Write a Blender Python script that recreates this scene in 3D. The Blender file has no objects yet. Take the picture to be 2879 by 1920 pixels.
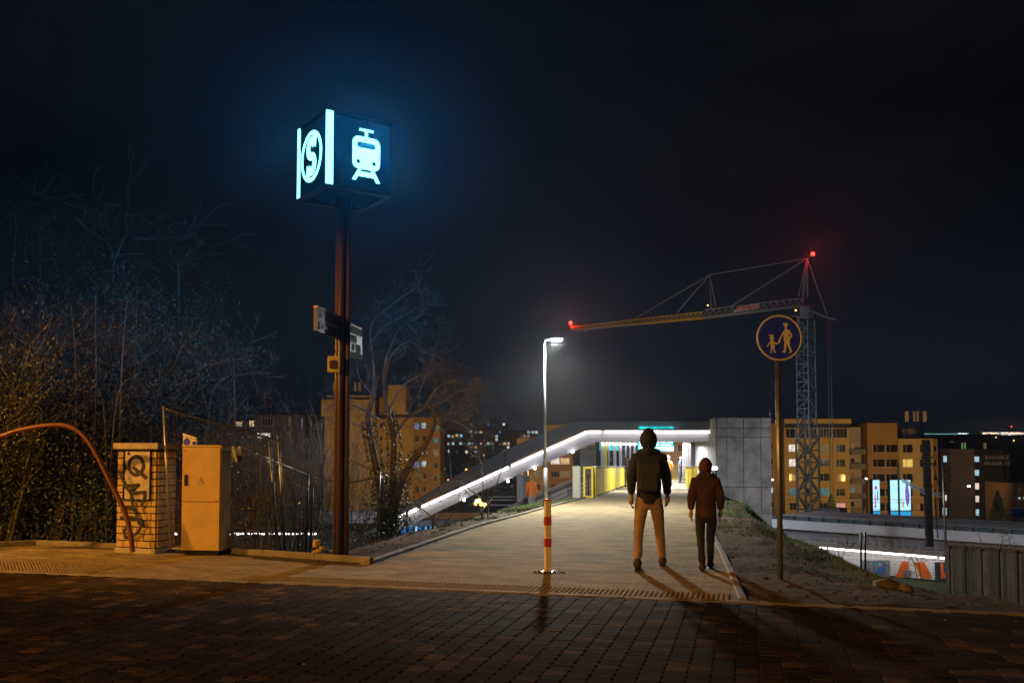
import bpy, math, random
from mathutils import Vector, Matrix, noise
random.seed(7)
SC = bpy.context.scene; COL = SC.collection
PI = math.pi; R = math.radians
# ------------------------------------------------------------------ camera
W0, H0, F0, HOR, CAMZ = 2879.0, 1920.0, 2559.0, 1249.0, 1.55
PITCH = R(2.8); PY0 = HOR - F0*math.tan(PITCH)
cam = bpy.data.cameras.new('camera'); camo = bpy.data.objects.new('camera', cam); COL.objects.link(camo)
cam.sensor_width = 36.0; cam.lens = 36.0*F0/W0; cam.shift_y = (PY0-H0/2)/W0
cam.clip_start = 0.1; cam.clip_end = 20000
camo.location = (0, 0, CAMZ); camo.rotation_euler = (PI/2+PITCH, 0, 0); SC.camera = camo
cam.dof.use_dof = False
def P(px, py, Y):                      # a point of the place: picture direction at a chosen depth
    cx = (px-W0/2)/F0; cy = (PY0-py)/F0
    dy = math.cos(PITCH)-cy*math.sin(PITCH); dz = math.sin(PITCH)+cy*math.cos(PITCH)
    return Vector((cx*Y/dy, Y, CAMZ+dz*Y/dy))
def G(px, py, z=0.0):
    cx = (px-W0/2)/F0; cy = (PY0-py)/F0
    dy = math.cos(PITCH)-cy*math.sin(PITCH); dz = math.sin(PITCH)+cy*math.cos(PITCH)
    t = (z-CAMZ)/dz
    return Vector((cx*t, dy*t, z))
# ------------------------------------------------------------------ mesh builder
class MB:
    def __init__(s): s.v = []; s.f = []; s.m = []; s.sm = []
    def add(s, vs, fs, m=0, smooth=False):
        b = len(s.v); s.v += [tuple(x) for x in vs]
        for f in fs: s.f.append(tuple(b+i for i in f)); s.m.append(m); s.sm.append(smooth)
    def box(s, c, d, rz=0.0, m=0, bev=0.0):
        c = Vector(c); hx, hy, hz = d[0]/2, d[1]/2, d[2]/2
        M = Matrix.Rotation(rz, 3, 'Z')
        if bev <= 0:
            vs = [c+M@Vector((x*hx, y*hy, z*hz)) for z in (-1, 1) for x, y in ((-1,-1),(1,-1),(1,1),(-1,1))]
            s.add(vs, [(3,2,1,0),(4,5,6,7),(0,1,5,4),(1,2,6,5),(2,3,7,6),(3,0,4,7)], m)
        else:
            b = min(bev, hx*.9, hy*.9, hz*.9); L = []
            for z, k in ((-hz, b), (-hz+b, 0), (hz-b, 0), (hz, b)):
                q = [(-hx+k, -hy+b if k == 0 else -hy+k)]
                ring = []
                for sx, sy in ((-1,-1),(1,-1),(1,1),(-1,1)):
                    X = hx-k; Y = hy-k; e = b*.5 if k == 0 else 0
                    p1 = (sx*X, sy*(Y-e)); p2 = (sx*(X-e), sy*Y)
                    if sx*sy > 0: ring += [p1, p2]
                    else: ring += [p2, p1]
                L.append([c+M@Vector((x, y, z)) for x, y in ring])
            vs = sum(L, []); n = 8; fs = [tuple(range(n))[::-1], tuple(range(3*n, 4*n))]
            for i in range(3):
                for j in range(n): fs.append((i*n+j, i*n+(j+1) % n, (i+1)*n+(j+1) % n, (i+1)*n+j))
            s.add(vs, fs, m)
    def tube(s, pts, r, n=8, m=0, cap=True, smooth=True):
        pts = [Vector(p) for p in pts]; k = len(pts)
        rs = r if isinstance(r, (list, tuple)) else [r]*k
        T = []
        for i in range(k):
            a = pts[max(i-1, 0)]; b = pts[min(i+1, k-1)]; t = b-a
            T.append(t.normalized() if t.length > 1e-9 else Vector((0, 0, 1)))
        up = Vector((0, 0, 1)) if abs(T[0].z) < .9 else Vector((1, 0, 0))
        u = T[0].cross(up).normalized(); vs = []
        for i in range(k):
            u = (u-T[i]*u.dot(T[i]))
            u = u.normalized() if u.length > 1e-6 else T[i].orthogonal().normalized()
            w = T[i].cross(u)
            for j in range(n):
                a = 2*PI*(j+.5)/n
                vs.append(pts[i]+(u*math.cos(a)+w*math.sin(a))*rs[i])
        fs = [(i*n+j, i*n+(j+1) % n, (i+1)*n+(j+1) % n, (i+1)*n+j) for i in range(k-1) for j in range(n)]
        s.add(vs, fs, m, smooth and n > 4)
        if cap:
            b = len(s.v)-len(vs)
            s.f.append(tuple(b+j for j in range(n))[::-1]); s.m.append(m); s.sm.append(False)
            s.f.append(tuple(b+(k-1)*n+j for j in range(n))); s.m.append(m); s.sm.append(False)
    def bar(s, a, b, w, h=None, m=0):        # square bar from a to b
        a = Vector(a); b = Vector(b); h = h or w; t = (b-a).normalized()
        up = Vector((0, 0, 1)) if abs(t.z) < .95 else Vector((0, 1, 0))
        u = t.cross(up).normalized()*w/2; q = u.cross(t).normalized()*h/2
        vs = [a-u-q, a+u-q, a+u+q, a-u+q, b-u-q, b+u-q, b+u+q, b-u+q]
        s.add(vs, [(3,2,1,0),(4,5,6,7),(0,1,5,4),(1,2,6,5),(2,3,7,6),(3,0,4,7)], m)
    def prism(s, poly, ext, m=0):            # poly: list of 3-D points, ext: vector
        n = len(poly); poly = [Vector(p) for p in poly]; e = Vector(ext)
        s.add(poly+[p+e for p in poly], [tuple(range(n))[::-1], tuple(range(n, 2*n))]+[(j, (j+1) % n, n+(j+1) % n, n+j) for j in range(n)], m)
    def quad(s, a, b, c, d, m=0): s.add([a, b, c, d], [(0, 1, 2, 3)], m)
    def grid(s, fn, nu, nv, m=0, smooth=True):
        vs = [fn(i/nu, j/nv) for j in range(nv+1) for i in range(nu+1)]
        s.add(vs, [(j*(nu+1)+i, j*(nu+1)+i+1, (j+1)*(nu+1)+i+1, (j+1)*(nu+1)+i) for j in range(nv) for i in range(nu)], m, smooth)
    def lathe(s, c, prof, n=16, m=0, smooth=True):   # prof: (r, z)
        c = Vector(c); k = len(prof)
        vs = [c+Vector((r*math.cos(2*PI*j/n), r*math.sin(2*PI*j/n), z)) for r, z in prof for j in range(n)]
        s.add(vs, [(i*n+j, i*n+(j+1) % n, (i+1)*n+(j+1) % n, (i+1)*n+j) for i in range(k-1) for j in range(n)], m, smooth)
        b = len(s.v)-len(vs)
        s.f.append(tuple(b+j for j in range(n))[::-1]); s.m.append(m); s.sm.append(False)
        s.f.append(tuple(b+(k-1)*n+j for j in range(n))); s.m.append(m); s.sm.append(False)
    def ball(s, c, r, n=10, m=0, sc=(1, 1, 1)):
        c = Vector(c); vs = []; k = n//2+1
        for i in range(k):
            a = PI*(i+.02)/(k-1+.04)
            for j in range(n):
                b = 2*PI*j/n; vs.append(c+Vector((math.sin(a)*math.cos(b)*r*sc[0], math.sin(a)*math.sin(b)*r*sc[1], -math.cos(a)*r*sc[2])))
        s.add(vs, [(i*n+j, i*n+(j+1) % n, (i+1)*n+(j+1) % n, (i+1)*n+j) for i in range(k-1) for j in range(n)], m, True)
    def mesh(s, name, mats):
        me = bpy.data.meshes.new(name); me.from_pydata(s.v, [], s.f)
        for m in (mats if isinstance(mats, (list, tuple)) else [mats]): me.materials.append(m)
        me.polygons.foreach_set('material_index', s.m); me.polygons.foreach_set('use_smooth', s.sm); me.update()
        return me
    def obj(s, name, mats, parent=None):
        o = bpy.data.objects.new(name, s.mesh(name, mats)); COL.objects.link(o)
        if parent: o.parent = parent
        return o
def tag(o, label=None, cat=None, group=None, kind=None):
    if label: o['label'] = label
    if cat: o['category'] = cat
    if group: o['group'] = group
    if kind: o['kind'] = kind
    return o
def thing(name, label, cat, loc=(0, 0, 0), rz=0.0, group=None):
    o = bpy.data.objects.new(name, None); COL.objects.link(o); o.empty_display_size = .2
    o.location = loc; o.rotation_euler = (0, 0, rz)
    return tag(o, label, cat, group)
def struct(name, mb, m): return tag(mb.obj(name, m), kind='structure')
def copy_tree(o, parent=None):
    c = o.copy(); COL.objects.link(c); c.parent = parent
    for ch in list(o.children): copy_tree(ch, c)
    return c
# ------------------------------------------------------------------ materials
MATS = {}
def mat(name, col, rough=.7, metal=0.0, var=.25, scale=6.0, bump=.15, bscale=None, emit=None, es=0.0, spec=.5, coat=0.0, col2=None):
    if name in MATS: return MATS[name]
    m = bpy.data.materials.new(name); m.use_nodes = True; nt = m.node_tree; N = nt.nodes; L = nt.links
    b = N['Principled BSDF']; b.inputs['Roughness'].default_value = rough; b.inputs['Metallic'].default_value = metal
    b.inputs['Specular IOR Level'].default_value = spec; b.inputs['Coat Weight'].default_value = coat
    tc = N.new('ShaderNodeTexCoord'); nz = N.new('ShaderNodeTexNoise'); nz.inputs['Scale'].default_value = scale
    nz.inputs['Detail'].default_value = 6; nz.inputs['Roughness'].default_value = .62; L.new(tc.outputs['Object'], nz.inputs['Vector'])
    rp = N.new('ShaderNodeValToRGB'); c2 = col2 or tuple(x*(1-var) for x in col); c1 = tuple(min(1, x*(1+var*.6)) for x in col)
    rp.color_ramp.elements[0].position = .3; rp.color_ramp.elements[1].position = .7
    rp.color_ramp.elements[0].color = (*c2, 1); rp.color_ramp.elements[1].color = (*c1, 1)
    L.new(nz.outputs['Fac'], rp.inputs['Fac']); L.new(rp.outputs['Color'], b.inputs['Base Color'])
    if bump:
        n2 = N.new('ShaderNodeTexNoise'); n2.inputs['Scale'].default_value = bscale or scale*5; n2.inputs['Detail'].default_value = 4
        L.new(tc.outputs['Object'], n2.inputs['Vector'])
        bp = N.new('ShaderNodeBump'); bp.inputs['Strength'].default_value = bump; bp.inputs['Distance'].default_value = .02
        L.new(n2.outputs['Fac'], bp.inputs['Height']); L.new(bp.outputs['Normal'], b.inputs['Normal'])
        mr = N.new('ShaderNodeMapRange'); mr.inputs['To Min'].default_value = max(0, rough-.12); mr.inputs['To Max'].default_value = min(1, rough+.12)
        L.new(n2.outputs['Fac'], mr.inputs['Value']); L.new(mr.outputs['Result'], b.inputs['Roughness'])
    if emit:
        b.inputs['Emission Color'].default_value = (*emit, 1); b.inputs['Emission Strength'].default_value = es
    MATS[name] = m; return m
def emis(name, col, s, var=0.0, scale=3.0):
    if name in MATS: return MATS[name]
    m = bpy.data.materials.new(name); m.use_nodes = True; nt = m.node_tree; N = nt.nodes; L = nt.links
    b = N['Principled BSDF']; b.inputs['Base Color'].default_value = (.05, .05, .05, 1); b.inputs['Emission Color'].default_value = (*col, 1)
    b.inputs['Emission Strength'].default_value = s
    if var:
        tc = N.new('ShaderNodeTexCoord'); nz = N.new('ShaderNodeTexNoise'); nz.inputs['Scale'].default_value = scale
        L.new(tc.outputs['Object'], nz.inputs['Vector'])
        mr = N.new('ShaderNodeMapRange'); mr.inputs['From Min'].default_value = .3; mr.inputs['From Max'].default_value = .7
        mr.inputs['To Min'].default_value = s*(1-var); mr.inputs['To Max'].default_value = s
        L.new(nz.outputs['Fac'], mr.inputs['Value']); L.new(mr.outputs['Result'], b.inputs['Emission Strength'])
    MATS[name] = m; return m
# flat outlines with holes, from 2-D splines to a real mesh with thickness
def outline(name, polys, thick, m, parent=None, bevel=0.0):
    cu = bpy.data.curves.new('outline', 'CURVE'); cu.dimensions = '2D'; cu.fill_mode = 'BOTH'; cu.extrude = thick/2
    for pl in polys:
        sp = cu.splines.new('POLY'); sp.points.add(len(pl)-1); sp.use_cyclic_u = True
        for i, p in enumerate(pl): sp.points[i].co = (p[0], p[1], 0, 1)
    return cu2obj(name, cu, m, parent)
def cu2obj(name, cu, m, parent=None):
    t = bpy.data.objects.new('tmp', cu); COL.objects.link(t)
    dg = bpy.context.evaluated_depsgraph_get(); dg.update()
    me = bpy.data.meshes.new_from_object(t.evaluated_get(dg)); bpy.data.objects.remove(t)
    me.materials.clear(); me.materials.append(m); me.name = name
    o = bpy.data.objects.new(name, me); COL.objects.link(o)
    if parent: o.parent = parent
    return o
def text(name, s, size, thick, m, parent=None, bold=0.0, ax='CENTER', space=1.0):
    cu = bpy.data.curves.new('text', 'FONT'); cu.body = s; cu.size = size; cu.extrude = thick/2; cu.offset = bold
    cu.align_x = ax; cu.align_y = 'CENTER'; cu.space_character = space; cu.resolution_u = 4
    return cu2obj(name, cu, m, parent)
def circ(cx, cy, r, n=32, ry=None): return [(cx+r*math.cos(2*PI*i/n), cy+(ry or r)*math.sin(2*PI*i/n)) for i in range(n)]
def rrect(x0, y0, x1, y1, r, n=5):
    o = []
    for cx, cy, a in ((x1-r, y1-r, 0), (x0+r, y1-r, 90), (x0+r, y0+r, 180), (x1-r, y0+r, 270)):
        for i in range(n+1): t = R(a+90*i/n); o.append((cx+r*math.cos(t), cy+r*math.sin(t)))
    return o
def place(o, loc, rz=0.0, upright=True):      # stand an XY-flat shape up: local x -> along rz, local y -> up, faces -Y at rz=0
    o.location = loc; o.rotation_euler = (PI/2 if upright else 0, 0, rz); return o
def lamp(name, kind, loc, power, col, size=.1, rot=None, parent=None, spot=None, blend=.5):
    l = bpy.data.lights.new(name, kind); l.energy = power; l.color = col
    if kind in ('POINT', 'SPOT'): l.shadow_soft_size = size
    if kind == 'AREA': l.size = size
    if kind == 'SPOT': l.spot_size = spot or R(120); l.spot_blend = blend

    o = bpy.data.objects.new(name, l); COL.objects.link(o); o.location = loc
    if rot: o.rotation_euler = rot
    if parent: o.parent = parent
    return o
# ------------------------------------------------------------------ world, render settings
w = bpy.data.worlds.new("World"); SC.world = w; w.use_nodes = True
nt = w.node_tree; N = nt.nodes; L = nt.links; bg = N['Background']
sky = N.new('ShaderNodeTexSky'); sky.sky_type = 'NISHITA'; sky.sun_disc = False; sky.sun_elevation = R(-4.0); sky.sun_rotation = R(15)
tc = N.new('ShaderNodeTexCoord'); mp = N.new('ShaderNodeMapping'); mp.inputs['Scale'].default_value = (1, 1, 2.2)
nz = N.new('ShaderNodeTexNoise'); nz.inputs['Scale'].default_value = 2.6; nz.inputs['Detail'].default_value = 6; nz.inputs['Roughness'].default_value = .55
L.new(tc.outputs['Generated'], mp.inputs['Vector']); L.new(mp.outputs['Vector'], nz.inputs['Vector'])
rp = N.new('ShaderNodeValToRGB'); rp.color_ramp.elements[0].position = .35; rp.color_ramp.elements[1].position = .75
rp.color_ramp.elements[0].color = (.0007, .0012, .0024, 1); rp.color_ramp.elements[1].color = (.0042, .0046, .0058, 1)
L.new(nz.outputs['Fac'], rp.inputs['Fac'])
mx = N.new('ShaderNodeMix'); mx.data_type = 'RGBA'; mx.blend_type = 'ADD'; mx.inputs['Factor'].default_value = 1.0
sc_ = N.new('ShaderNodeVectorMath'); sc_.operation = 'SCALE'; sc_.inputs['Scale'].default_value = .01
L.new(sky.outputs['Color'], sc_.inputs[0]); L.new(rp.outputs['Color'], mx.inputs[6]); L.new(sc_.outputs[0], mx.inputs[7])
sz = N.new('ShaderNodeSeparateXYZ'); L.new(tc.outputs['Generated'], sz.inputs[0])
gr = N.new('ShaderNodeMapRange'); gr.interpolation_type = 'SMOOTHSTEP'; gr.inputs['From Min'].default_value = .30; gr.inputs['From Max'].default_value = -.02; L.new(sz.outputs['Z'], gr.inputs['Value'])
m2 = N.new('ShaderNodeMix'); m2.data_type = 'RGBA'; m2.blend_type = 'ADD'; L.new(gr.outputs['Result'], m2.inputs['Factor']); L.new(mx.outputs[2], m2.inputs[6]); m2.inputs[7].default_value = (.0022, .0062, .0125, 1)
L.new(m2.outputs[2], bg.inputs['Color']); bg.inputs['Strength'].default_value = 1.0
SC.view_settings.view_transform = 'Standard'; SC.view_settings.look = 'None'; SC.view_settings.exposure = 0; SC.view_settings.gamma = 1
cy = SC.cycles; cy.use_denoising = True
try: cy.denoiser = 'OPENIMAGEDENOISE'
except Exception: pass
cy.max_bounces = 6; cy.diffuse_bounces = 2; cy.glossy_bounces = 3; cy.transmission_bounces = 4; cy.volume_bounces = 0; cy.transparent_max_bounces = 12
cy.sample_clamp_indirect = 4; cy.caustics_reflective = False; cy.caustics_refractive = False
SODIUM = (1.0, .50, .13)
def bloom_haze_box(dens):  # thin volume added so the lamps bloom; the air itself is clear
    m = bpy.data.materials.new('bloom_haze'); m.use_nodes = True; n = m.node_tree; n.nodes.clear()
    out = n.nodes.new('ShaderNodeOutputMaterial'); v = n.nodes.new('ShaderNodeVolumePrincipled')
    v.inputs['Color'].default_value = (.85, .9, 1, 1); v.inputs['Density'].default_value = dens; v.inputs['Anisotropy'].default_value = .82
    n.links.new(v.outputs['Volume'], out.inputs['Volume'])
    h = MB(); h.box((0, 690, 4), (2600, 1440, 62)); o = h.obj('bloom_haze', m); tag(o, kind='stuff'); return o
# ------------------------------------------------------------------ ground heights
ZP = [(-99, 0), (12, 0), (18, -.04), (24, -.12), (31.6, -.28), (42, -.55), (52, -.85), (62, -1.05), (75, -1.25)]
def interp(T, x):
    if x <= T[0][0]: return T[0][1]
    for (a, b), (c, d) in zip(T, T[1:]):
        if x <= c: return b+(d-b)*(x-a)/(c-a)
    return T[-1][1]
def zp(y): return interp(ZP, y)
def GP(px, py):
    z = 0
    for _ in range(30): z = zp(G(px, py, z).y)
    return G(px, py, z)
KA, KB = G(300, 1616), G(2879, 1724)
kd = (KB-KA).normalized(); kn = Vector((-kd.y, kd.x, 0)); KANG = math.atan2(kd.y, kd.x)
def K(u, n, z=0): return KC+kd*u+kn*n+Vector((0, 0, z))
KC = GP(2078, 1686); KC = KA+kd*(KC-KA).dot(kd)          # street kerb meets the right edge of the path
# edges of the path (x as a function of y)
LE = [GP(*p) for p in ((1040, 1587), (1193, 1534), (1337, 1483), (1480, 1445), (1560, 1422), (1650, 1399))]
RE = [KC+kn*.05]+[GP(*p) for p in ((2022, 1553), (1987, 1487), (1950, 1402))]
LT = [(p.y, p.x) for p in LE]+[(31.6, 2.72), (53.6, 6.7), (75, 10.6)]; LT.sort()
RT = [(p.y, p.x) for p in RE]+[(31.6, 6.26), (53.6, 10.2), (75, 14.0)]; RT.sort()
def sm(T, y):
    return sum(interp(T, y+d) for d in (-1, -.5, 0, .5, 1))/5 if y > T[0][0]+1 else interp(T, y)
def xl(y): return sm(LT, y)
def xr(y): return sm(RT, y)
BK = [Vector((-22, 9.5, 0)), Vector((-9.4, 12.9, 0)), GP(100, 1535), GP(600, 1555), LE[0]]   # kerb behind the pavement
# ---- materials with island variation
def paver_mat():
    m = bpy.data.materials.new('street_paver'); m.use_nodes = True; n = m.node_tree; N = n.nodes; L = n.links; b = N['Principled BSDF']
    geo = N.new('ShaderNodeNewGeometry'); rp = N.new('ShaderNodeValToRGB'); cr = rp.color_ramp
    cr.elements[0].position = 0; cr.elements[0].color = (.034, .024, .017, 1); cr.elements[1].position = 1; cr.elements[1].color = (.15, .095, .055, 1)
    for p, c in ((.35, (.050, .036, .026, 1)), (.6, (.068, .047, .032, 1)), (.8, (.048, .038, .032, 1)), (.9, (.10, .066, .042, 1))):
        e = cr.elements.new(p); e.color = c
    L.new(geo.outputs['Random Per Island'], rp.inputs['Fac'])
    tc = N.new('ShaderNodeTexCoord'); nz = N.new('ShaderNodeTexNoise'); nz.inputs['Scale'].default_value = .7; nz.inputs['Detail'].default_value = 8
    L.new(tc.outputs['Object'], nz.inputs['Vector']); mr = N.new('ShaderNodeMapRange'); mr.inputs['From Min'].default_value = .3; mr.inputs['From Max'].default_value = .7
    mr.inputs['To Min'].default_value = .5; mr.inputs['To Max'].default_value = 1.35; L.new(nz.outputs['Fac'], mr.inputs['Value'])
    sc = N.new('ShaderNodeVectorMath'); sc.operation = 'SCALE'; L.new(rp.outputs['Color'], sc.inputs[0]); L.new(mr.outputs['Result'], sc.inputs['Scale'])
    L.new(sc.outputs[0], b.inputs['Base Color'])
    n2 = N.new('ShaderNodeTexNoise'); n2.inputs['Scale'].default_value = 90; n2.inputs['Detail'].default_value = 5; L.new(tc.outputs['Object'], n2.inputs['Vector'])
    bp = N.new('ShaderNodeBump'); bp.inputs['Strength'].default_value = .5; bp.inputs['Distance'].default_value = .006
    L.new(n2.outputs['Fac'], bp.inputs['Height']); L.new(bp.outputs['Normal'], b.inputs['Normal'])
    m3 = N.new('ShaderNodeMapRange'); m3.inputs['To Min'].default_value = .72; m3.inputs['To Max'].default_value = .95; b.inputs['Specular IOR Level'].default_value = .05
    L.new(nz.outputs['Fac'], m3.inputs['Value']); L.new(m3.outputs['Result'], b.inputs['Roughness'])
    return m
def sett_mat(name, c1, c2, mortar, bw, bh, rot, mottle=.5):
    m = bpy.data.materials.new(name); m.use_nodes = True; n = m.node_tree; N = n.nodes; L = n.links; b = N['Principled BSDF']
    tc = N.new('ShaderNodeTexCoord'); mp = N.new('ShaderNodeMapping'); mp.inputs['Rotation'].default_value = (0, 0, -rot); L.new(tc.outputs['Object'], mp.inputs['Vector'])
    br = N.new('ShaderNodeTexBrick'); br.inputs['Scale'].default_value = 1; br.inputs['Brick Width'].default_value = bw; br.inputs['Row Height'].default_value = bh
    br.inputs['Mortar Size'].default_value = .006; br.inputs['Mortar Smooth'].default_value = .3; br.inputs['Bias'].default_value = 0
    br.inputs['Color1'].default_value = (*c1, 1); br.inputs['Color2'].default_value = (*c2, 1); br.inputs['Mortar'].default_value = (*mortar, 1)
    L.new(mp.outputs['Vector'], br.inputs['Vector'])
    mp2 = N.new('ShaderNodeMapping'); mp2.inputs['Scale'].default_value = (1, 2.2, 1); L.new(mp.outputs['Vector'], mp2.inputs['Vector'])
    nz = N.new('ShaderNodeTexNoise'); nz.inputs['Scale'].default_value = 1.7; nz.inputs['Detail'].default_value = 9; nz.inputs['Roughness'].default_value = .7; L.new(mp2.outputs['Vector'], nz.inputs['Vector'])
    mr = N.new('ShaderNodeMapRange'); mr.inputs['From Min'].default_value = .35; mr.inputs['From Max'].default_value = .65; mr.inputs['To Min'].default_value = 1-mottle; mr.inputs['To Max'].default_value = 1+mottle*.5
    L.new(nz.outputs['Fac'], mr.inputs['Value']); sc = N.new('ShaderNodeVectorMath'); sc.operation = 'SCALE'
    L.new(br.outputs['Color'], sc.inputs[0]); L.new(mr.outputs['Result'], sc.inputs['Scale']); L.new(sc.outputs[0], b.inputs['Base Color'])
    n2 = N.new('ShaderNodeTexNoise'); n2.inputs['Scale'].default_value = 30; n2.inputs['Detail'].default_value = 6; L.new(tc.outputs['Object'], n2.inputs['Vector'])
    ad = N.new('ShaderNodeMath'); ad.operation = 'MULTIPLY_ADD'; ad.inputs[1].default_value = -.8; L.new(br.outputs['Fac'], ad.inputs[0]); L.new(n2.outputs['Fac'], ad.inputs[2])
    bp = N.new('ShaderNodeBump'); bp.inputs['Strength'].default_value = .6; bp.inputs['Distance'].default_value = .012
    L.new(ad.outputs[0], bp.inputs['Height']); L.new(bp.outputs['Normal'], b.inputs['Normal']); b.inputs['Roughness'].default_value = .88; b.inputs['Specular IOR Level'].default_value = .2
    return m
M_PAVE = paver_mat()
M_PATH = sett_mat('path_block', (.37, .30, .185), (.28, .23, .145), (.15, .13, .10), .2, .1, KANG)
M_KERB = mat('kerb_stone', (.20, .185, .16), .8, var=.35, scale=3, bump=.3)
M_JOINT = mat('joint_sand', (.035, .03, .026), .95)
M_SOIL = mat('soil', (.075, .05, .032), .95, var=.55, scale=5, bump=1.0, bscale=14)
M_GRASS = mat('turf', (.035, .05, .018), .9, var=.5, scale=3, bump=1.0, bscale=30)
# ---- street of interlocking pavers
g = MB()
g.quad(K(-40, -30, -.045), K(40, -30, -.045), K(40, -.06, -.045), K(-40, -.06, -.045))
struct('street_bed', g, M_JOINT)
g = MB(); pw, pl = .158, .128; rnd = random.Random(3); GP_ = .0024
for i in range(-66, 62):
    u0 = i*pw
    for j in range(0, 66):
        n0 = -.07-(j+1)*pl-(.5*pl if i % 2 else 0)
        if u0 > 5.6 and j > 40: continue
        zz = rnd.uniform(-.002, .002); tx = rnd.uniform(-.012, .012); ty = rnd.uniform(-.012, .012)
        h = .013
        side = [(0, 0), (0, .036), (h, .050), (h, .078), (0, .092), (0, pl)]
        o = [(x+GP_, min(max(y, GP_), pl-GP_)) for x, y in side]+[(x+pw-GP_, min(max(y, GP_), pl-GP_)) for x, y in reversed(side)]
        cxm, cym = pw/2, pl/2
        top = [(x+(.004 if x < cxm+h*.5 else -.004), y+(.004 if y < .01 else (-.004 if y > pl-.01 else 0))) for x, y in o]
        f = lambda x, y, z: K(u0+x, n0+y, z+zz+tx*(x-cxm)+ty*(y-cym))
        vs = [f(x, y, 0) for x, y in top]+[f(x, y, -.004) for x, y in o]+[f(x, y, -.03) for x, y in o]
        k = len(o); fs = [tuple(range(k))[::-1]]
        for a in range(2):
            for q in range(k): fs.append((a*k+q, a*k+(q+1) % k, (a+1)*k+(q+1) % k, (a+1)*k+q))
        g.add(vs, fs)
struct('street', g, M_PAVE)
g = MB()
for a, b, c, d in ((-40, -10.43, -30, -.07), (9.8, 40, -30, -.07), (-10.43, 9.8, -30, -8.6)):
    g.quad(K(a, c, -.002), K(b, c, -.002), K(b, d, -.002), K(a, d, -.002))
struct('street_edge', g, sett_mat('street_far', (.055, .04, .03), (.045, .036, .03), (.02, .017, .015), .13, .16, KANG))
# kerb between street and pavement (flush stones)
def kerb_line(name, pts, wd, top, low, side=1, z0=None, seg=1.0, fz=None):
    g = MB(); pts = [Vector(p) for p in pts]; rn = random.Random(5)
    for a, b in zip(pts, pts[1:]):
        n = max(1, round((b-a).length/seg))
        for i in range(n):
            p = a.lerp(b, i/n); q = a.lerp(b, (i+1)/n); t = (q-p).normalized(); p = p+t*.004; q = q-t*.004
            s = Vector((-t.y, t.x, 0)).normalized()*wd*side; dz = rn.uniform(-.004, .004)
            za = (fz(p) if fz else p.z)+top+dz; zb = (fz(q) if fz else q.z)+top+dz; c = .012
            prof = [(0, low), (0, top-c), (c/wd, top), (1-c/wd, top), (1, top-c), (1, low)]
            vs = []
            for P_, zt in ((p, za), (q, zb)):
                for f, h in prof: v = P_+s*f; vs.append((v.x, v.y, zt-top+h))
            k = len(prof)
            g.add(vs, [tuple(range(k)), tuple(range(k, 2*k))[::-1]]+[(j, k+j, k+(j+1) % k, (j+1) % k) for j in range(k)])
    return struct(name, g, M_KERB)
kerb_line('kerb', [K(-22, 0), K(9.8, 0), K(14, 0)], .1, .012, -.2, side=-1)
# pavement
g = MB()
poly = [K(-22, 0)]+[Vector((p.x, p.y, 0)) for p in (KC,)]
nn = 60
for i in range(nn):                       # strips from the street kerb to the back kerb
    pass
def back_at(u):                           # where the line u meets the back kerb
    o = K(u, 0)
    for a, b in zip(BK, BK[1:]):
        d = b-a; den = kn.x*d.y-kn.y*d.x
        if abs(den) < 1e-9: continue
        w_ = a-o; t = (w_.x*d.y-w_.y*d.x)/den; s_ = (w_.x*kn.y-w_.y*kn.x)/den
        if -1e-6 <= s_ <= 1+1e-6 and t > 0: return t
    return None
uL = (LE[0]-KC).dot(kd)
us = [-12+(uL+12)*i/40 for i in range(41)]
for a, b in zip(us, us[1:]):
    ta = back_at(a) or 2.0; tb = back_at(b) or (LE[0]-KC).dot(kn)
    g.quad(K(a, 0), K(b, 0), K(b, tb), K(a, ta))
tC = (LE[0]-KC).dot(kn)
xR0 = Vector((xr(K(0, tC).y), K(0, tC).y, 0))
rb = [K(0, tC*i/6) for i in range(7)]
for i in range(6):
    n0, n1 = tC*i/6, tC*(i+1)/6
    y0, y1 = K(0, n0).y, K(0, n1).y
    def rx(n):
        u = 0.0
        for _ in range(20):
            p = K(u, n); u += (xr(max(p.y, RT[0][0]))-p.x)*.9
        return u
    g.quad(K(uL, n0), K(rx(n0), n0), K(rx(n1), n1), K(uL, n1))
struct('pavement', g, M_PATH)
g = MB(); ys = [0]*0
yA = LE[0].y; uR = rx(tC); pA, pB = K(uL, tC), K(uR, tC)
rows = []
N_ = 90
for i in range(N_+1):
    f = i/N_; yl = pA.y+(76-pA.y)*f**1.4; yr_ = pB.y+(76-pB.y)*f**1.4
    rows.append([Vector((xl(yl)*(1-t)+xr(yr_)*t, yl*(1-t)+yr_*t, zp(yl*(1-t)+yr_*t))) for t in (0, .25, .5, .75, 1)])
rows[0][0] = pA; rows[0][4] = pB
g.add([p for r in rows for p in r], [(i*5+j, i*5+j+1, i*5+5+j+1, i*5+5+j) for i in range(N_) for j in range(4)])
struct('path', g, M_PATH)
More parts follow.
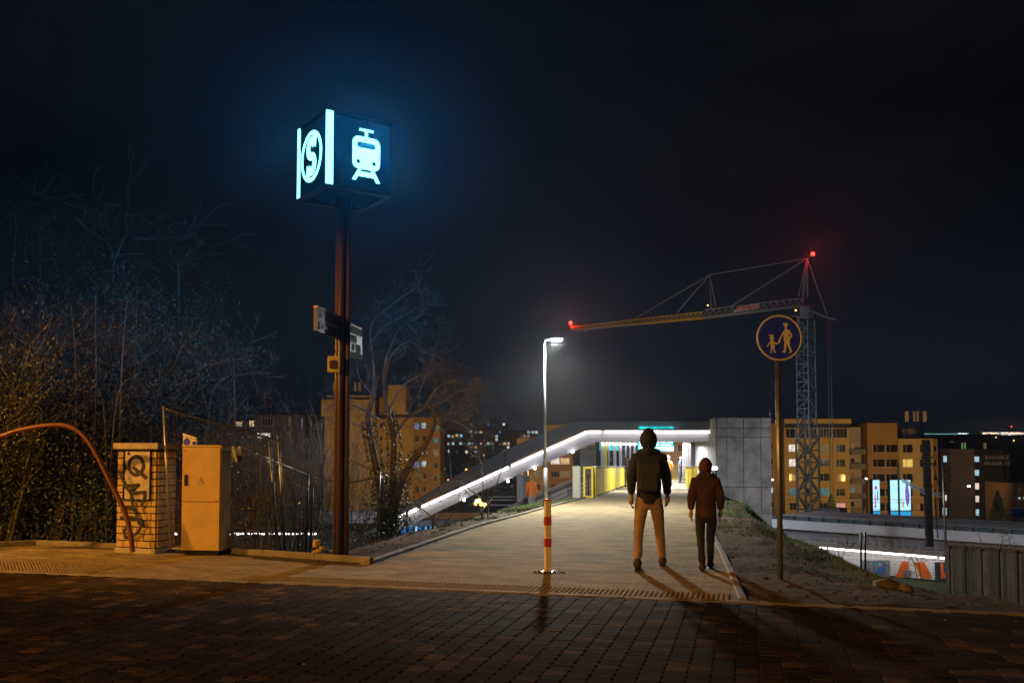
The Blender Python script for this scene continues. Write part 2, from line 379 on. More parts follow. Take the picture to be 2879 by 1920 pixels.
# tactile strip of small studs along the street kerb
g = MB(); M_TAC = mat('tactile_block', (.25, .21, .15), .85, var=.3, scale=8, bump=.2)
for a, b, n0, n1 in ((-5.6, -.1, .03, .42), (-11.5, -7.6, .03, .8)):
    g.quad(K(a, n0, .003), K(b, n0, .003), K(b, n1, .003), K(a, n1, .003))
    u = a+.03
    while u < b:
        for j in range(int((n1-n0)/.052)):
            n = n0+.03+j*.052; r = .019
            c0 = K(u, n)
            vs = [c0+Vector((r*math.cos(t), r*math.sin(t), .003)) for t in (0, 1.05, 2.09, 3.14, 4.19, 5.24)]+[c0+Vector((r*.6*math.cos(t), r*.6*math.sin(t), .014)) for t in (0, 1.05, 2.09, 3.14, 4.19, 5.24)]
            g.add(vs, [tuple(range(6, 12))]+[(q, (q+1) % 6, 6+(q+1) % 6, 6+q) for q in range(6)])
        u += .052
struct('tactile_paving', g, M_TAC)
kerb_line('kerb_back', BK, .08, .09, -.25, side=1, seg=1.0)
yl_ = [LE[0].y+(31.0-LE[0].y)*i/26 for i in range(27)]
kerb_line('kerb_path_left', [Vector((xl(y), y, zp(y))) for y in yl_], .08, .05, -.25, side=1, seg=.9)
yr_ = [RT[0][0]+(31.0-RT[0][0])*i/26 for i in range(27)]
kerb_line('kerb_path_right', [Vector((xr(y), y, zp(y))) for y in yr_], .08, .03, -.25, side=-1, seg=.9)
# ---- terrain: embankments, cutting, valley, far hills
def seg_d(p, a, b):
    d = b-a; t = max(0, min(1, (p-a).dot(d)/d.length_squared)); return (p-(a+d*t)).length
LEFTLINE = [Vector((-60, 2)), ]+[Vector((p.x, p.y)) for p in BK[:-1]]+[Vector((xl(y), y)) for y in (11.8, 14, 17, 20, 23, 26, 29, 33, 36)]
RC = [(2030, 1430, 43), (2100, 1462, 40), (2165, 1492, 38), (2230, 1519, 25), (2300, 1542, 18), (2420, 1608, 12.8), (2500, 1644, 11.3), (2665, 1658, 10.9), (2879, 1690, 9.7), (3200, 1720, 8.7)]
CP = [P(*r) for r in RC]; RPTS = []
for q in CP: RPTS.append((q.x, q.y, q.z))
for a, b in zip(CP, CP[1:]): q = a.lerp(b, .5); RPTS.append((q.x, q.y, q.z))
for y in (10, 12, 14, 17, 20, 24, 28, 32, 36): RPTS.append((xr(y)+.15, y, zp(y)+.0))
for y in (12, 15, 20, 26): RPTS.append((xr(y)+.9, y, zp(y)+.02))
for u in (.4, 1.5, 3, 4.5, 6, 8): q = K(u, .12); RPTS.append((q.x, q.y, .0))
q = G(2195, 1633, .02); RPTS.append((q.x, q.y, .03)); RPTS.append((q.x-.8, q.y+.6, .05)); RPTS.append((q.x+1.2, q.y+.2, .0))
def hr(x, y):
    p = Vector((x, y)); best = (1e9, 0, 0)
    for a, b in zip(CP, CP[1:]):
        A, B = Vector((a.x, a.y)), Vector((b.x, b.y)); d = B-A; t = max(0, min(1, (p-A).dot(d)/d.length_squared)); c = A+d*t; dd = (p-c).length
        if dd < best[0]: cr_ = d.x*(p.y-c.y)-d.y*(p.x-c.x); best = (dd, cr_, a.z+(b.z-a.z)*t)
    sw = sz = 0
    for a, b, c in RPTS:
        d2 = (x-a)**2+(y-b)**2+.08; w_ = 1/d2**1.8; sw += w_; sz += w_*c
    h = sz/sw; dd, sd_, zc_ = best
    if sd_ > 0: return zc_-.5*dd
    k = min(1, dd/1.2); return zc_*(1-k)+h*k-.03*(1-k)
FLOOR = [(0, -6.5), (60, -6.5), (110, -9), (160, -13.5), (400, -13), (700, -4), (1000, 8), (1300, 16), (3000, 30), (6000, 50)]
def hgt(x, y):
    fl = interp(FLOOR, y)+(0 if y < 300 else 8*noise.noise(Vector((x*.002, y*.002, 0)))*min(1, (y-300)/2000))
    if y > 48: return fl
    p = Vector((x, y)); n1 = noise.noise(Vector((x*.9, y*.9, 3)))*.05+noise.noise(Vector((x*3, y*3, 5)))*.03+noise.noise(Vector((x*8, y*8, 7)))*.022
    xm = (xl(y)+xr(y))/2 if y > 12 else (-1.8+2.5)/2
    kk = (p-Vector((KC.x, KC.y))).dot(Vector((kn.x, kn.y)))
    if kk < -.02: return -.3
    if x < xm:
        inside = (x > xl(y)) if y > LE[0].y else None
        if inside is None:
            u = (p-Vector((KC.x, KC.y))).dot(Vector((kd.x, kd.y))); t = back_at(u)
            inside = (u > uL) or (t is not None and kk < t) or (t is None)
        if inside: return zp(y)-.12
        d = min(seg_d(p, a, b) for a, b in zip(LEFTLINE, LEFTLINE[1:]))
        h = zp(y)+.02-(.10*d if d < 1.3 else .13+(d-1.3)*.42)
        if y > 30: h -= (y-30)*.35
        h += n1*min(1, d*2)
        return max(fl, h)
    if x < xr(y) and y > KC.y and (x < xr(y)): return (zp(y)-.12 if y < 33 else max(fl, zp(y)-.12-(y-33)*.6))
    h = hr(x, y)+n1
    if y > 38: h -= (y-38)*.3
    return max(fl, h)
g = MB()
def lin(a, b, n): return [a+(b-a)*i/n for i in range(n)]
Ys = lin(8.5, 16, 110)+lin(16, 30, 46)+lin(30, 50, 30)+lin(50, 110, 12)+[110, 140, 180, 260, 400, 550, 700, 850, 1000, 1150, 1300, 1390]
Xs = [-1250, -800, -400, -200, -120, -80, -60]+lin(-45, -12, 16)+lin(-12, -1, 44)+lin(-1, 10, 150)+lin(10, 14, 20)+lin(14, 40, 26)+[40, 48, 60, 80, 120, 200, 400, 800, 1250]
vs = [(x, y, hgt(x, y)) for y in Ys for x in Xs]; nx = len(Xs); fs = []; 
g.v = vs
for j in range(len(Ys)-1):
    for i in range(nx-1):
        g.f.append((j*nx+i, j*nx+i+1, (j+1)*nx+i+1, (j+1)*nx+i)); g.sm.append(True); g.m.append(0)
def ground_mat():
    m = bpy.data.materials.new('ground'); m.use_nodes = True; n = m.node_tree; N = n.nodes; L = n.links; b = N['Principled BSDF']
    tc = N.new('ShaderNodeTexCoord'); nz = N.new('ShaderNodeTexNoise'); nz.inputs['Scale'].default_value = .55; nz.inputs['Detail'].default_value = 9; nz.inputs['Roughness'].default_value = .7
    L.new(tc.outputs['Object'], nz.inputs['Vector']); sx = N.new('ShaderNodeSeparateXYZ'); L.new(tc.outputs['Object'], sx.inputs[0])
    mr = N.new('ShaderNodeMapRange'); mr.inputs['From Min'].default_value = -.05; mr.inputs['From Max'].default_value = -.45; L.new(sx.outputs['Z'], mr.inputs['Value'])
    ad = N.new('ShaderNodeMath'); ad.operation = 'ADD'; L.new(mr.outputs['Result'], ad.inputs[0]); L.new(nz.outputs['Fac'], ad.inputs[1])
    rp = N.new('ShaderNodeValToRGB'); cr = rp.color_ramp; cr.elements[0].position = .62; cr.elements[0].color = (.085, .056, .036, 1); cr.elements[1].position = .95; cr.elements[1].color = (.045, .065, .022, 1)
    L.new(ad.outputs[0], rp.inputs['Fac']); n3 = N.new('ShaderNodeTexNoise'); n3.inputs['Scale'].default_value = 11; n3.inputs['Detail'].default_value = 8; n3.inputs['Roughness'].default_value = .75; L.new(tc.outputs['Object'], n3.inputs['Vector'])
    m2 = N.new('ShaderNodeMapRange'); m2.inputs['From Min'].default_value = .35; m2.inputs['From Max'].default_value = .65; m2.inputs['To Min'].default_value = .35; m2.inputs['To Max'].default_value = 1.7; L.new(n3.outputs['Fac'], m2.inputs['Value'])
    sc = N.new('ShaderNodeVectorMath'); sc.operation = 'SCALE'; L.new(rp.outputs['Color'], sc.inputs[0]); L.new(m2.outputs['Result'], sc.inputs['Scale']); L.new(sc.outputs[0], b.inputs['Base Color'])
    bp = N.new('ShaderNodeBump'); bp.inputs['Strength'].default_value = 1; bp.inputs['Distance'].default_value = .06
    L.new(n3.outputs['Fac'], bp.inputs['Height']); L.new(bp.outputs['Normal'], b.inputs['Normal']); b.inputs['Roughness'].default_value = .95
    return m
struct('ground', g, ground_mat())
# clods, stones and litter on the verge
def rock(g, c, r, rn, m=0, flat=.7):
    k = len(g.v); g.ball(c, r, 7, m, (rn.uniform(.8, 1.3), rn.uniform(.8, 1.2), flat*rn.uniform(.7, 1.1)))
    for i in range(k, len(g.v)):
        v = Vector(g.v[i]); d = (v-Vector(c)); g.v[i] = tuple(Vector(c)+d*(1+.35*noise.noise(v*(1.2/r))))
g = MB(); rn = random.Random(11)
for i in range(2800):
    if rn.random() < .72:
        y = KC.y+rn.random()**1.3*8; x = xr(y)+.12+rn.random()**.8*(3.8+(y-9)*.35)
        if (Vector((x, y, 0))-KC).dot(kn) < .15: continue
    else:
        y = rn.uniform(12, 24); x = xl(y)-.15-rn.random()*1.3
        if y < 14.5 and x < -2.6: continue
    z = hgt(x, y)-.004; rock(g, (x, y, z), rn.choice((.007, .009, .012, .017, .026))*rn.uniform(.7, 1.3), rn)
o = g.obj('soil_clods', mat('clod', (.07, .05, .035), .95, var=.5, scale=2, bump=.6)); tag(o, kind='stuff')
st = [(2500, 1655, .16, 'rounded pale boulder lying on the soil mound right of the sign post'), (2548, 1661, .11, 'squarish pale stone lying right of the rounded boulder')]
for px, py, r, lb in st:
    g = MB(); p = G(px, py, -.08); rock(g, (0, 0, 0), r, rn); o = g.obj('boulder', mat('pale_stone', (.12, .11, .09), .9, var=.4, scale=8, bump=.6)); o.location = (p.x, p.y, p.z+.02); tag(o, lb, 'stone')
g = MB()
for i in range(260):
    u = rn.uniform(-8, 6); n = -rn.uniform(.2, 6); c = K(u, n, .004); r = rn.uniform(.008, .022); a = rn.uniform(0, 6)
    g.add([c+Vector((r*math.cos(a), r*math.sin(a), 0)), c+Vector((-r*math.sin(a)*.5, r*math.cos(a)*.5, .004)), c+Vector((-r*math.cos(a), -r*math.sin(a), .002)), c+Vector((r*math.sin(a)*.5, -r*math.cos(a)*.5, .006))], [(0, 1, 2, 3)], 0 if rn.random() < .8 else 1)
tag(g.obj('leaf_litter', [mat('dry_leaf', (.16, .10, .04), .8), mat('paper_scrap', (.55, .52, .48), .8)]), kind='stuff')
# grass blades on the right embankment and the left verge
g = MB()
CPX = [a.lerp(b, k/8) for a, b in zip(CP, CP[1:]) for k in range(8)]
for i in range(90000):
    if rn.random() < .8:
        y = rn.uniform(10, 34); x = xr(y)+.2+rn.random()*(6+(y-10)*.25)
        if (Vector((x, y, 0))-KC).dot(kn) < .3: continue
        z = hgt(x, y)
        dens = noise.noise(Vector((x*.5, y*.5, 9)))+(-z)*1.3-.12
        if y > 15: dens += .55*max(0, 1-min((Vector((x, y))-Vector((c_.x, c_.y))).length for c_ in CPX)/1.6)
        if y > 17 and x < xr(y)+2.2: dens += .35
    else:
        y = rn.uniform(15, 34); x = xl(y)-.12-rn.random()*1.5; z = hgt(x, y); dens = .1+noise.noise(Vector((x, y, 2)))+(y-22)*.05
    if dens < rn.random()*.6: continue
    h = rn.uniform(.025, .085); a = rn.uniform(0, 6.28); wd = .004+.0005*(y-8); lx = rn.uniform(-.5, .5)*h; ly = rn.uniform(-.5, .5)*h
    c = Vector((x, y, z-.01)); d = Vector((math.cos(a), math.sin(a), 0))*wd
    g.add([c-d, c+d, c+Vector((lx, ly, h))], [(0, 1, 2)], 0 if rn.random() < .75 else 1)
tag(g.obj('grass', [mat('grass_blade', (.07, .125, .03), .7, bump=0), mat('dry_grass', (.14, .12, .06), .8, bump=0)]), kind='stuff')
# ------------------------------------------------------------------ illuminated station totem
M_BLK = mat('black_metal', (.02, .018, .017), .35, .6, var=.3, scale=9, bump=.03)
M_POLE = mat('brown_black_paint', (.10, .06, .045), .42, .0, var=.3, scale=12, bump=.04, coat=.3)
M_GALV = mat('galvanised', (.42, .43, .44), .42, .9, var=.25, scale=14, bump=.06)
M_WHT = mat('white_paint', (.80, .77, .68), .45, var=.10, scale=5, bump=.05)
M_CYAN = emis('cyan_light', (.20, .92, 1.0), 3.3)
TX, TY, TR = -2.31, 12.36, R(35)
tot = thing('illuminated_station_sign', 'tall dark station totem with a glowing cyan cube of symbols on a ribbed black pole', 'sign', (TX, TY, 0), TR)
g = MB(); g.box((0, 0, 5.42), (.94, .94, .94), m=0, bev=.01); g.obj('sign_box', mat('tinted_panel', (.0012, .0016, .002), 1.0, var=.2, bump=.0, spec=.05), tot)
g = MB(); z = 4.92
for s in (-1, 1): g.box((0, s*.455, z), (1.0, .09, .03)); g.box((s*.455, 0, z), (.09, .82, .03))
g.obj('lower_frame', mat('dark_frame', (.03, .034, .038), .8, .0, bump=0), tot); g = MB()
for s in (-1, 1): g.box((0, s*.455, 5.915), (.96, .05, .03)); g.box((s*.455, 0, 5.915), (.05, .86, .03))
g.obj('upper_frame', mat('tinted_panel', (.0012, .0016, .002), 1.0), tot)
fc = ((0, -.475, 0), (-.475, 0, -PI/2), (0, .475, PI), (.475, 0, PI/2))
def cubeface(o, k, u0=0.0):
    x, y, a = fc[k]; o.parent = tot; place(o, (x*1.01, y*1.01, 4.93), a); return o
for k in (0, 1):
    x, y, a = fc[k]; ux, uy = math.cos(a), math.sin(a)
    g = MB(); g.box((x*1.02-ux*(.43 if k < 2 else .40), y*1.02-uy*(.43 if k < 2 else .40), 5.42), (.10 if k != 1 else .065, .02, .985), a); g.obj('light_strip', M_CYAN, tot)
def arc(cx, cy, r, a0, a1, n=10): return [(cx+r*math.cos(R(a0+(a1-a0)*i/n)), cy+r*math.sin(R(a0+(a1-a0)*i/n))) for i in range(n+1)]
def s_logo():
    ring = [circ(0, 0, .345, 48), circ(0, 0, .30, 48)]
    c1, c2 = (.0, .095), (.0, -.095)
    out = arc(c1[0], c1[1], .15, 60, 270, 12)+[(0, -.0)]+arc(c2[0], c2[1], .055, 90, -140, 10)
    # letter S made of two bowls, its arms cut by the ring
    S = [(.10, .30), (.085, .17)]+arc(.0, .115, .075, 35, 250, 8)+arc(.02, -.09, .15, 75, -60, 10)+arc(0, -.10, .16, -90, -125, 3)+[(-.10, -.30), (-.085, -.17)]+arc(0, -.115, .075, 215, 430, 8)+arc(-.02, .09, .15, 255, 120, 10)+arc(0, .10, .16, 90, 60, 3)
    return ring, [S]
def sx(p, k): return [(x*k[0]+k[2], y*k[1]+k[3]) for x, y in p]
def clean_S():
    L = []                                   # centreline of the S, thickened
    pts = arc(.0, .105, .105, 20, 265, 14)+arc(.0, -.105, .105, 85, -160, 14)
    for i in range(len(pts)):
        a = pts[max(i-1, 0)]; b = pts[min(i+1, len(pts)-1)]; dx, dy = b[0]-a[0], b[1]-a[1]; l = math.hypot(dx, dy) or 1
        t = i/(len(pts)-1); w_ = .052
        L.append((pts[i], (-dy/l*w_, dx/l*w_)))
    lft = [(p[0]+n[0], p[1]+n[1]) for p, n in L]; rgt = [(p[0]-n[0], p[1]-n[1]) for p, n in L]
    # long tips reaching the ring, as on the sign
    tip1 = [(.155, .135), (.115, .285), (.05, .29)]; tip2 = [(-.155, -.135), (-.115, -.285), (-.05, -.29)]
    return lft, rgt
for k in (1,):
    o = outline('letter_ring', [circ(0, 0, .345, 56), circ(0, 0, .298, 56)], .012, M_CYAN); cubeface(o, k); o.location.z += .49
    l_, r_ = clean_S(); o = outline('letter_s', [l_+r_[::-1]], .012, M_CYAN); cubeface(o, k); o.location.z += .49
    o = outline('letter_tail', [[(.135, .10), (.155, .265), (.075, .295), (.02, .20), (.10, .17)]], .012, M_CYAN); cubeface(o, k); o.location.z += .49
    o = outline('letter_tail', [[(-.135, -.10), (-.155, -.265), (-.075, -.295), (-.02, -.20), (-.10, -.17)]], .012, M_CYAN); cubeface(o, k); o.location.z += .49
def train(k):
    body = rrect(-.20, -.20, .20, .235, .085)
    win = rrect(-.135, .085, .135, .165, .03); l1 = circ(-.115, -.105, .030, 16); l2 = circ(.115, -.105, .030, 16); tl = circ(0, .20, .016, 12)
    parts = [('train_body', [body, win, l1, l2, tl]), ('train_pantograph', [[(-.10, .345), (.10, .345), (.10, .315), (.018, .315), (.018, .232), (-.018, .232), (-.018, .315), (-.10, .315)]]),
             ('train_track', [[(-.11, -.198), (-.07, -.198), (-.085, -.235), (.085, -.235), (.07, -.198), (.11, -.198), (.205, -.36), (.15, -.36), (.118, -.30), (-.118, -.30), (-.15, -.36), (-.205, -.36)]])]
    for n_, pl in parts:
        o = outline(n_, pl, .012, M_CYAN); cubeface(o, k); ux, uy = math.cos(fc[k][2]), math.sin(fc[k][2]); o.location.x += ux*.10; o.location.y += uy*.10; o.location.z += .49
train(0)
g = MB(); g.box((0, 0, 2.45), (.10, .10, 4.9)); g.obj('pole_core', M_BLK, tot)
for x, y in ((-1, -1), (1, -1), (1, 1), (-1, 1)):
    g = MB(); g.tube([(x*.052, y*.052, 0), (x*.052, y*.052, 4.92)], .036, 12); g.obj('pole_tube', M_POLE, tot)
g = MB(); g.box((0, 0, .012), (.26, .26, .024), bev=.005); g.obj('base_plate', M_BLK, tot)
# direction panels: built in world directions inside the turned totem
fl = Matrix.Rotation(-TR, 4, 'Z')
def in_tot(o, wp, wr):
    v = fl@Vector((wp[0]-TX, wp[1]-TY, 0)); o.parent = tot; o.location = (v.x, v.y, wp[2]); return v, wr-TR
ang = math.atan2(12.3-11.35, -2.345+2.47)
def panel(name, c, L_, h, label=None):
    g = MB(); g.box((0, 0, 0), (L_, .045, h), bev=.006); o = g.obj(name, mat('panel_brown', (.035, .022, .028), .4, bump=0)); v, a = in_tot(o, c, ang); o.rotation_euler = (0, 0, a); return o
pc = Vector((-2.405, 11.83, 3.115)); pn = panel('direction_panel', pc, .96, .30)
g = MB(); g.box((0, 0, .162), (.96, .05, .022)); g.obj('top_rail', mat('copper_rail', (.45, .24, .18), .4, .3), pn)
for s, z, sz in (('KF', .065, .06), ('Sadská', -.065, .085)):
    o = text('lettering', s, sz, .004, M_WHT, pn, ax='LEFT', bold=.001); place(o, (-.36 if len(s) < 3 else -.30, -.026, z), 0)
g = MB(); g.box((-.385, -.026, -.04), (.03, .006, .035)); g.box((-.385, -.026, -.09), (.035, .006, .05)); g.obj('tram_symbol', M_WHT, pn)
g = MB(); g.box((0, -.024, 0), (.94, .003, .006)); g.obj('divider', M_WHT, pn)
pc = Vector((-2.215, 12.72, 2.97)); pn = panel('direction_panel', pc, .62, .44)
g = MB(); g.box((0, 0, .232), (.62, .05, .022)); g.obj('top_rail', MATS['copper_rail'], pn)
M_STK = mat('pale_sticker', (.07, .08, .078), .7, var=.3, scale=9)
g = MB()
for x, z, w_, h in ((-.10, .045, .26, .105), (-.12, -.07, .12, .10), (.12, -.075, .22, .12), (.02, .165, .56, .09), (0, -.175, .58, .08)): g.box((x, -.0245, z), (w_, .003, h))
g.obj('sticker', M_STK, pn)
g = MB(); g.box((0, 0, 0), (.165, .07, .22), bev=.012); bb = g.obj('speaker_box', mat('speaker_yellow', (.62, .50, .16), .5, bump=.05)); v, a = in_tot(bb, (-2.385, 12.17, 2.62), R(2)); bb.rotation_euler = (0, 0, a)
g = MB(); g.prism([Vector((x, -.0355, y)) for x, y in rrect(-.055, -.065, .055, .055, .03)], (0, -.006, 0)); g.obj('speaker_grille', mat('grille_brown', (.05, .035, .03), .8, bump=.6, bscale=200), bb)
g = MB(); g.tube([(-.045, 0, .11), (-.03, 0, .16), (0, .01, .185), (.03, 0, .16), (.045, 0, .11)], .007, 6); g.obj('cable', M_BLK, bb)
# ------------------------------------------------------------------ brick meter cabinet
q = P(382, 1544, 13.1)
bc = thing('brick_meter_cabinet', 'small yellowish brick meter pillar with a metal door and black graffiti', 'meter cabinet', (q.x, q.y, -.02), R(-18))
M_BRK = mat('glazed_brick', (.52, .39, .17), .42, var=.3, scale=7, bump=.15); M_CON = mat('concrete_cap', (.42, .38, .32), .8, var=.3, scale=6, bump=.3)
g = MB(); g.box((0, .20, .75), (.64, .36, 1.5)); g.obj('mortar_core', mat('dark_mortar', (.05, .04, .03), .9), bc)
g = MB(); rn = random.Random(2); ch = .098
for r in range(14):
    z = .10+r*ch+.045
    for face in range(4):
        L_ = .68 if face in (0, 2) else .40; off = .24 if r % 2 else .12; x = -L_/2
        first = True
        while x < L_/2-.01:
            bl = off if first else .24; first = False; x2 = min(x+bl, L_/2); w_ = x2-x-.012
            if w_ > .02:
                cxm = (x+x2)/2; ht = .084; j = rn.uniform(-.003, .003)
                if face == 0: g.box((cxm, .010+j, z), (w_, .05, ht), bev=.005)
                elif face == 2: g.box((cxm, .390+j, z), (w_, .05, ht), bev=.005)
                elif face == 1: g.box((.335+j, .2+cxm*.92, z), (.05, w_*.92, ht), bev=.005)
                else: g.box((-.335+j, .2+cxm*.92, z), (.05, w_*.92, ht), bev=.005)
            x = x2
g.obj('brickwork', M_BRK, bc)
g = MB(); g.box((0, .19, .045), (.70, .44, .09), bev=.01); g.obj('plinth', M_CON, bc)
g = MB(); g.box((0, .19, 1.545), (.78, .50, .09), bev=.008); g.obj('cap', M_CON, bc)
g = MB(); g.box((.02, -.022, 1.13), (.43, .02, .69)); dr = g.obj('door', mat('rusty_door', (.50, .45, .38), .6, var=.45, scale=4, bump=.1), bc)
g = MB()
for x in (-.21, .25): g.box((x, -.026, 1.13), (.018, .03, .71))
for z in (.78, 1.48): g.box((.02, -.026, z), (.478, .03, .018))
g.obj('door_frame', M_BLK, bc)
g = MB(); g.ball((-.13, -.04, 1.44), .022, 8, sc=(1, .5, 1)); g.obj('lock', M_BLK, dr)
def ribbon(g, pts, w_, y):
    for a, b in zip(pts, pts[1:]):
        a = Vector((a[0], y, a[1])); b = Vector((b[0], y, b[1])); t = (b-a); l = t.length; t = t/l if l else t
        n = Vector((-t.z, 0, t.x))*w_*.78; g.prism([a-n-t*w_*.3, a+n-t*w_*.3, b+n+t*w_*.3, b-n+t*w_*.3], (0, -.0035, 0))
def gpx(x, y):      # picture coordinates of the cabinet crop -> its face
    return ((x-1265)/3.336/131*.68-.01, (1375-y)/3.336/300*1.55+.02)
g = MB(); Qc = [gpx(1275+82*math.cos(t), 570+85*math.sin(t)) for t in [2*PI*i/18 for i in range(19)]]
ribbon(g, Qc, .034, -.034); ribbon(g, [gpx(*p) for p in ((1240, 585), (1290, 620), (1350, 655), (1385, 680))], .034, -.038)
ribbon(g, [gpx(*p) for p in ((1140, 750), (1210, 755), (1310, 745), (1215, 800), (1230, 825), (1380, 810), (1375, 870), (1350, 940))], .028, -.042)
ribbon(g, [gpx(*p) for p in ((1105, 640), (1130, 700), (1170, 770), (1225, 820), (1240, 900), (1270, 980), (1310, 1060), (1330, 1110))], .026, -.046)
ribbon(g, [gpx(*p) for p in ((1125, 990), (1190, 955), (1240, 960), (1270, 990))], .03, -.040)
ribbon(g, [gpx(*p) for p in ((1120, 1050), (1250, 1045), (1340, 1065), (1360, 1110), (1320, 1180), (1250, 1225), (1180, 1235), (1165, 1180), (1200, 1120))], .03, -.050)
g.obj('graffiti', mat('black_spray', (.018, .014, .012), .6, bump=0), bc)
# ------------------------------------------------------------------ electric cabinet
q = P(563, 1546, 12.80)
ec = thing('electrical_cabinet', 'tall beige plastic electrical cabinet with a split door and a warning triangle', 'electrical cabinet', (q.x, q.y, -.03), R(-9))
M_PLA = mat('beige_plastic', (.55, .39, .13), .5, var=.18, scale=3, bump=.04)
g = MB(); g.box((0, .15, .82), (.585, .29, 1.44), bev=.006); g.obj('casing', M_PLA, ec)
g = MB()
for i in range(9): g.box((.2945, .03+i*.030, .82), (.006, .010, 1.36))
g.obj('side_rib', M_PLA, ec)
g = MB(); g.box((0, -.004, 1.155), (.565, .022, .745), bev=.005); d1 = g.obj('upper_door', M_PLA, ec)
g = MB(); g.box((0, -.004, .435), (.565, .022, .665), bev=.005); g.obj('lower_door', M_PLA, ec)
g = MB(); g.box((0, .15, 1.555), (.60, .31, .03), bev=.006); g.obj('lid', M_PLA, ec)
g = MB(); g.box((0, .15, .05), (.50, .25, .12)); g.obj('base', M_BLK, ec)
g = MB(); g.box((-.222, -.020, 1.08), (.045, .014, .155), bev=.004); g.obj('handle', M_BLK, d1)
g = MB(); g.prism([Vector((x, -.0155, z)) for x, z in ((-.05, 1.035), (.05, 1.035), (0, 1.122))], (0, -.002, 0)); g.obj('warning_border', mat('warn_black', (.05, .02, .01), .6, bump=0), d1)
g = MB(); g.prism([Vector((x, -.0178, z)) for x, z in ((-.038, 1.042), (.038, 1.042), (0, 1.108))], (0, -.002, 0)); w1 = g.obj('warning_triangle', mat('warn_yellow', (.75, .6, .30), .5, bump=0), d1)
g = MB(); g.prism([Vector((x, -.020, z)) for x, z in ((.004, 1.092), (-.012, 1.068), (-.001, 1.068), (-.006, 1.046), (.012, 1.074), (.002, 1.074))], (0, -.002, 0)); g.obj('lightning_bolt', MATS['warn_black'], d1)
g = MB(); g.box((-.247, -.0165, 1.49), (.035, .003, .035)); g.box((.222, -.0165, .80), (.05, .003, .018)); g.obj('maker_label', mat('red_label', (.55, .22, .10), .5, bump=0), d1)
# ------------------------------------------------------------------ red-brown conduit arching out of the ground
pts = [(-420, 1560), (-380, 1440), (-300, 1340), (-190, 1275), (-90, 1246), (0, 1227), (45, 1212), (105, 1199.5), (150, 1195), (186, 1197), (219, 1211), (249, 1241), (276, 1286), (309, 1352), (333, 1400), (354, 1448), (367, 1499), (373, 1552)]
c3 = [P(x, y, 12.62+.0006*(373-x)) for x, y in pts]; sm_ = []
for i in range(len(c3)-1):
    a, b, c, d = c3[max(i-1, 0)], c3[i], c3[i+1], c3[min(i+2, len(c3)-1)]
    for k in range(12):
        t = k/12; sm_.append(.5*((2*b)+(c-a)*t+(2*a-5*b+4*c-d)*t*t+(3*b-a-3*c+d)*t**3))
sm_.append(c3[-1]); dense = [sm_[0]]
for p in sm_[1:]:
    n = max(1, int((p-dense[-1]).length/.012)); q0 = dense[-1]
    for k in range(1, n+1): dense.append(q0.lerp(p, k/n))
g = MB(); g.tube(dense, [.036 if i % 2 else .031 for i in range(len(dense))], 10)
tag(g.obj('conduit_pipe', mat('red_brown_plastic', (.17, .052, .032), .5, var=.25, scale=5, bump=.05)), 'thick red brown corrugated conduit arching out of the pavement over the bushes', 'pipe')
# ------------------------------------------------------------------ bollard
b = G(1540, 1608)
bo = thing('bollard', 'white marker post with red reflective bands standing in the path', 'bollard', (b.x, b.y, 0), R(12))
g = MB(); g.box((0, 0, .43), (.074, .074, .86), bev=.008); g.obj('post', M_WHT, bo)
M_RED = mat('red_reflective', (.55, .07, .03), .4, bump=0)
for z in (.36, .62):
    g = MB(); g.box((0, 0, z), (.079, .079, .10)); g.obj('red_band', M_RED, bo)
g = MB(); g.box((0, 0, .872), (.082, .082, .022), bev=.006); g.obj('cap', M_RED, bo)
g = MB(); g.box((0, 0, .006), (.17, .17, .012), bev=.003)
for x, y in ((-1, -1), (1, -1), (1, 1), (-1, 1)): g.lathe((x*.065, y*.065, .012), [(.012, 0), (.012, .012), (.004, .014)], 6)
g.obj('base_plate', M_BLK, bo)
g = MB(); rnn = random.Random(8)
for i in range(16): rock(g, (rnn.uniform(-.19, .19), rnn.uniform(-.13, .05), .008), rnn.uniform(.008, .02), rnn)
tag(g.obj('rubble', M_SOIL, None), kind='stuff').location = (b.x, b.y, 0)
# ------------------------------------------------------------------ round blue footpath sign
q = G(2195, 1633, .02)
sg = thing('footpath_sign', 'round blue sign showing an adult and child hand in hand on a steel post', 'road sign', (q.x, q.y, 0), R(3))
zc = CAMZ+(1249-951)*q.y/F0; rad = 64.5*q.y/F0
g = MB(); g.tube([(0, 0, -.1), (0, 0, zc-.02)], .031, 16); g.obj('post', M_GALV, sg)
g = MB(); n = 56
prof = [(rad-.018, -.012), (rad-.004, -.020), (rad, -.012), (rad, .008), (rad-.02, .010)]
for k in range(n):
    pass
vs = [(r*math.cos(2*PI*k/n), -.06+y, zc+r*math.sin(2*PI*k/n)) for k in range(n) for r, y in prof]; m_ = len(prof)
g.add(vs, [(k*m_+j, ((k+1) % n)*m_+j, ((k+1) % n)*m_+j+1, k*m_+j+1) for k in range(n) for j in range(m_-1)], 0, True); g.obj('rim', M_WHT, sg)
g = MB(); g.prism([Vector((x, -.070, zc+y)) for x, y in circ(0, 0, rad-.016, 56)], (0, .006, 0)); g.obj('sign_face', mat('sign_blue', (.025, .05, .92), .4, var=.08, bump=0), sg)
g = MB(); g.prism([Vector((x, -.052, zc+y)) for x, y in circ(0, 0, rad-.012, 40)], (0, .004, 0)); g.obj('back_plate', M_GALV, sg)
for dz in (-.12, .12): g = MB(); g.box((0, -.02, zc+dz), (.10, .07, .03), bev=.005); g.obj('clamp', M_GALV, sg)
k_ = rad/545.0
def sp(L_): return [((x-745)*k_, (752-y)*k_) for x, y in L_]
